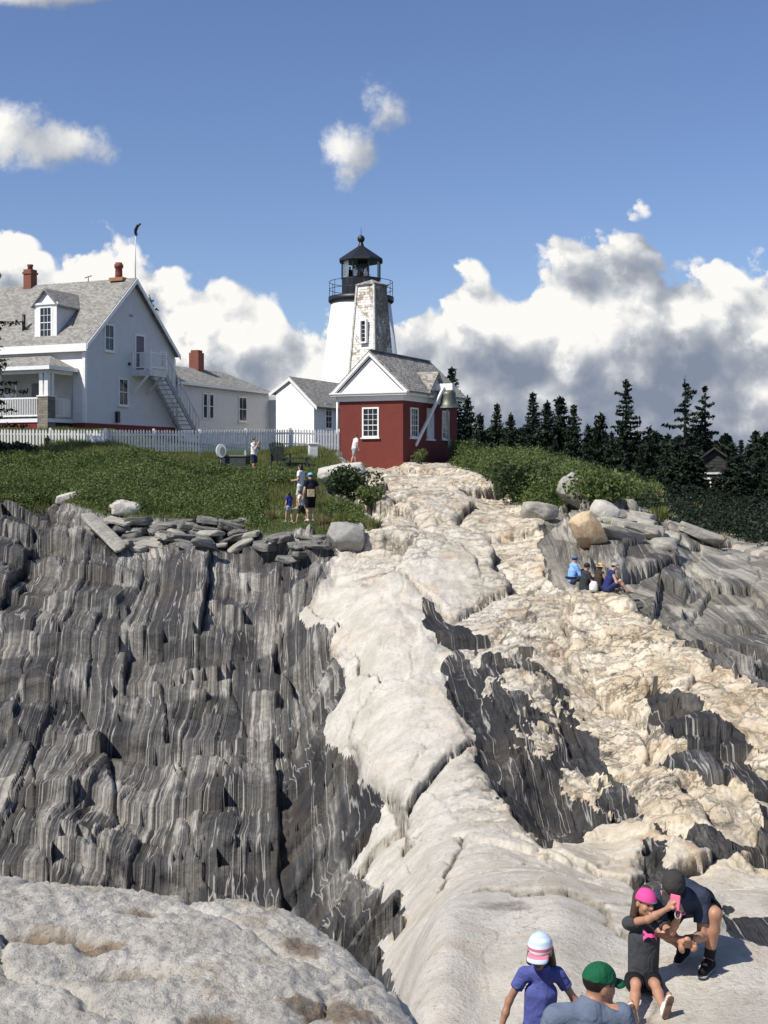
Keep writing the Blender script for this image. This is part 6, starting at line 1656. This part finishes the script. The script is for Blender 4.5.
sitter(599, 593, 'sitting woman in a straw sun hat and dark top', 1.65, R(25), dict(shirt=CM((.05, .04, .03)), sleeve=0, shorts=CM((.03, .03, .04)), leg=.6, hair=MHAIRB, long=True, hat=plain('straw', (.60, .42, .20), .8, .15, 40), shoes=CM((.3, .2, .1))))
sitter(608, 596, 'sitting man in a navy sleeveless shirt and grey cap, rightmost of four', 1.78, R(0), dict(shirt=CM((.025, .035, .13)), sleeve=0, shorts=CM((.03, .04, .10)), leg=.8, hair=MHAIR, cap=CM((.33, .33, .31)), shoes=CM((.1, .1, .1))), hyaw=R(-20), lean=.12)
# a small white bag between them
x, y, z = ground_at(594.5, 592, 20, 50)
bg_ = MB().lathe([(.10, 0), (.13, .06), (.12, .20), (.07, .27), (.03, .28)], 10, smooth=True).build('bag', CM((.75, .72, .68)), None); bg_.location = (x, y + .1, gz(x, y + .1)); tag(bg_, 'small white bag between the dark grey tee and the straw hat', 'bag')

# ------------------------------------------------------------------ people on the bank and by the houses
def stander(px, Y, label, h, yaw, look, dz=0, group=None, **kw):
    x = (px - U0) / F * Y; z = gz(x, Y); J = stand((x, Y, z + dz), yaw, h, **kw)
    return figure(label, J, h / 1.75, look, .024, group, skin=look.get('skin', 'light'), hk=h / 1.75 * (1 + max(0, 1.6 - h) * .45))
GH = 'hikers on the path up the green bank'
stander(254, 57, 'man in a white tee and navy shorts standing alone on the lawn', 1.74, R(-20), dict(shirt=CM((.68, .68, .72)), shorts=CM((.03, .035, .07)), leg=.75, hair=MHAIRB, shoes=CM((.4, .4, .4))), aL='up', aR='up')
stander(301, 47.5, 'woman in a white tee and pale grey shorts with a dark waist bag', 1.74, R(160), dict(shirt=CM((.78, .74, .72)), shorts=CM((.52, .53, .50)), leg=.9, hair=MHAIR, long=True, shoes=CM((.4, .4, .4))), aL='front', aR='front', group=GH, stride=.12)
stander(289, 44.6, 'small dark haired child in a blue printed top and pale shorts', 1.10, R(140), dict(shirt=CM((.05, .06, .26)), shorts=CM((.45, .50, .60)), leg=.55, hair=MHAIR, long=True, shoes=CM((.5, .5, .5))), stride=.16, group=GH, aR='out')
stander(302, 44.4, 'small boy in a white tee and dark shorts striding up the bank', 1.18, R(165), dict(shirt=CM((.70, .68, .62)), shorts=CM((.05, .05, .04)), leg=.9, hair=MHAIRB, shoes=CM((.5, .3, .3))), stride=.28, lean=.10, group=GH)
rb, Hb, bb_ = stander(310.5, 43.8, 'man in a blue cap and black top with a tan rear pocket bag', 1.74, R(120), dict(shirt=CM((.012, .014, .02)), shorts=CM((.012, .012, .016)), leg=.95, hair=MHAIR, cap=CM((.20, .45, .85)), shoes=CM((.55, .5, .45))), group=GH, aR='out', bend=.02)
MB().obox(V3(.02, -.16, 1.02), V3(.11, .03, 0), V3(-.02, .06, 0), V3(0, 0, .13)).build('hip_bag', CM((.42, .35, .22)), rb)
stander(353.5, 64.6, 'person in a white tee and grey shorts stepping up beside the red brick wall', 1.62, R(25), dict(shirt=CM((.74, .70, .68)), shorts=CM((.34, .34, .34)), leg=.8, hair=MHAIRB, shoes=CM((.4, .4, .4))), stride=.2, lean=.14, aL='front')
GLn = 'visitors inside the lantern room'
for i, (ox, oy, c, lab) in enumerate([(-.80, -.62, (.02, .02, .025), 'visitor in a dark top at the left pane of the lantern room'), (-.42, -.85, (.75, .75, .75), 'visitor in a white top left of the lantern lens'), (.34, -.82, (.72, .72, .74), 'visitor in a white top right of the lantern lens')]):
    J = stand((LIGHT[0] + ox, LIGHT[1] + oy, LIGHT[2] - .92), R(-70 + 30 * i), 1.72, aL='front'); figure(lab, J, .98, dict(shirt=CM(c), shorts=CM((.05, .05, .06)), leg=1.5, hair=MHAIR), .03, GLn, skin='light')
hm = bpy.data.objects['keepers_house'].matrix_basis
pp = hm @ Vector((-4.15, -1.25, .70)); J = stand(pp, R(-60), 1.75, aL='front', aR='down')
figure('person in a white shirt standing on the porch behind the railing', J, 1.0, dict(shirt=CM((.72, .72, .74)), shorts=CM((.02, .02, .03)), leg=1.5, hair=MHAIR), .026, None, skin='tan')

# ------------------------------------------------------------------ things on the lawn
def place(px, Y): x = (px - U0) / F * Y; return V3(x, Y, gz(x, Y))
def lawn_chair():
    r = root('lawn_chair', place(281, 58.5), R(160), 'dark wooden slatted garden chair on the lawn seen from behind', 'chair')
    m = M['dark_wood']
    s = MB(); s.add([(-.30, -.30, .40), (.30, -.30, .40), (.30, .30, .30), (-.30, .30, .30), (-.30, -.30, .43), (.30, -.30, .43), (.30, .30, .33), (-.30, .30, .33)], [(0, 1, 5, 4), (1, 2, 6, 5), (2, 3, 7, 6), (3, 0, 4, 7), (4, 5, 6, 7), (0, 3, 2, 1)]); s.build('seat', m, r)
    b = MB()
    for i in range(6):
        x = -.275 + .11 * i; h = 1.16 - .9 * (x * x); b.bar((x, .28, .28), (x * 1.15, .55, h), .095, .025, up=(0, 1, 0))
    b.build('backrest', m, r)
    for sx in (-1, 1):
        MB().box((sx * .34 - .03, -.32, -.05), (sx * .34 + .03, -.24, .58)).build('leg', m, r); MB().box((sx * .34 - .03, .34, -.05), (sx * .34 + .03, .42, .58)).build('leg', m, r)
        MB().box((sx * .36 - .07, -.36, .582), (sx * .36 + .07, .46, .61)).build('armrest', m, r)
lawn_chair()
def table():
    r = root('picnic_bench', place(296, 58.0), R(8), 'low dark bench beside the slatted garden chair', 'bench'); m = M['dark_wood']
    MB().box((-.65, -.22, .40), (.65, .22, .46)).build('seat', m, r)
    for sx in (-1, 1): MB().box((sx * .5 - .05, -.2, -.1), (sx * .5 + .05, .2, .40)).build('leg', m, r)
    MB().box((-.6, -.03, .15), (.6, .03, .22)).build('stretcher', m, r)
table()
def round_sign():
    p = place(221, 60.5); r = root('round_sign', p, R(25), 'white oval disc on a dark post in front of the fence', 'sign')
    MB().tube([(0, 0, -.2), (0, 0, .55)], .05, 8).build('post', M['black'], r)
    d = MB(); q = [(.25 * math.cos(a), -.06, .92 + .33 * math.sin(a)) for a in np.linspace(0, 2 * math.pi, 28, endpoint=False)]; d.prism(q, (0, .10, 0)); do = d.build('disc', M['white'], r)
    i_ = MB(); q = [(.05 + .13 * math.cos(a), -.066, .90 + .21 * math.sin(a)) for a in np.linspace(0, 2 * math.pi, 24, endpoint=False)]; i_.prism(q, (0, .008, 0)); i_.build('worn_centre', plain('disc_grey', (.28, .29, .25), .7, .3, 4), do)
round_sign()
def planter():
    r = root('storage_box', place(234, 61.0), R(-12), 'low dark wooden box on the lawn right of the white disc', 'box')
    MB().box((-.72, -.35, -.1), (.72, .35, .58)).build('box_body', M['dark_wood'], r, .02); MB().box((-.78, -.4, .582), (.78, .4, .66)).build('lid', plain('grey_lid', (.14, .145, .14), .7, .2, 4), r, .02)
planter()
def mile():
    r = root('white_post', place(313, 60.5), R(15), 'short white painted block post at the lawn edge near the brick house', 'post')
    MB().box((-.22, -.16, -.2), (.22, .16, .62)).build('block', M['greywhite'], r, .03); MB().box((-.26, -.2, .622), (.26, .2, .70)).build('cap_stone', M['white'], r, .02)
mile()
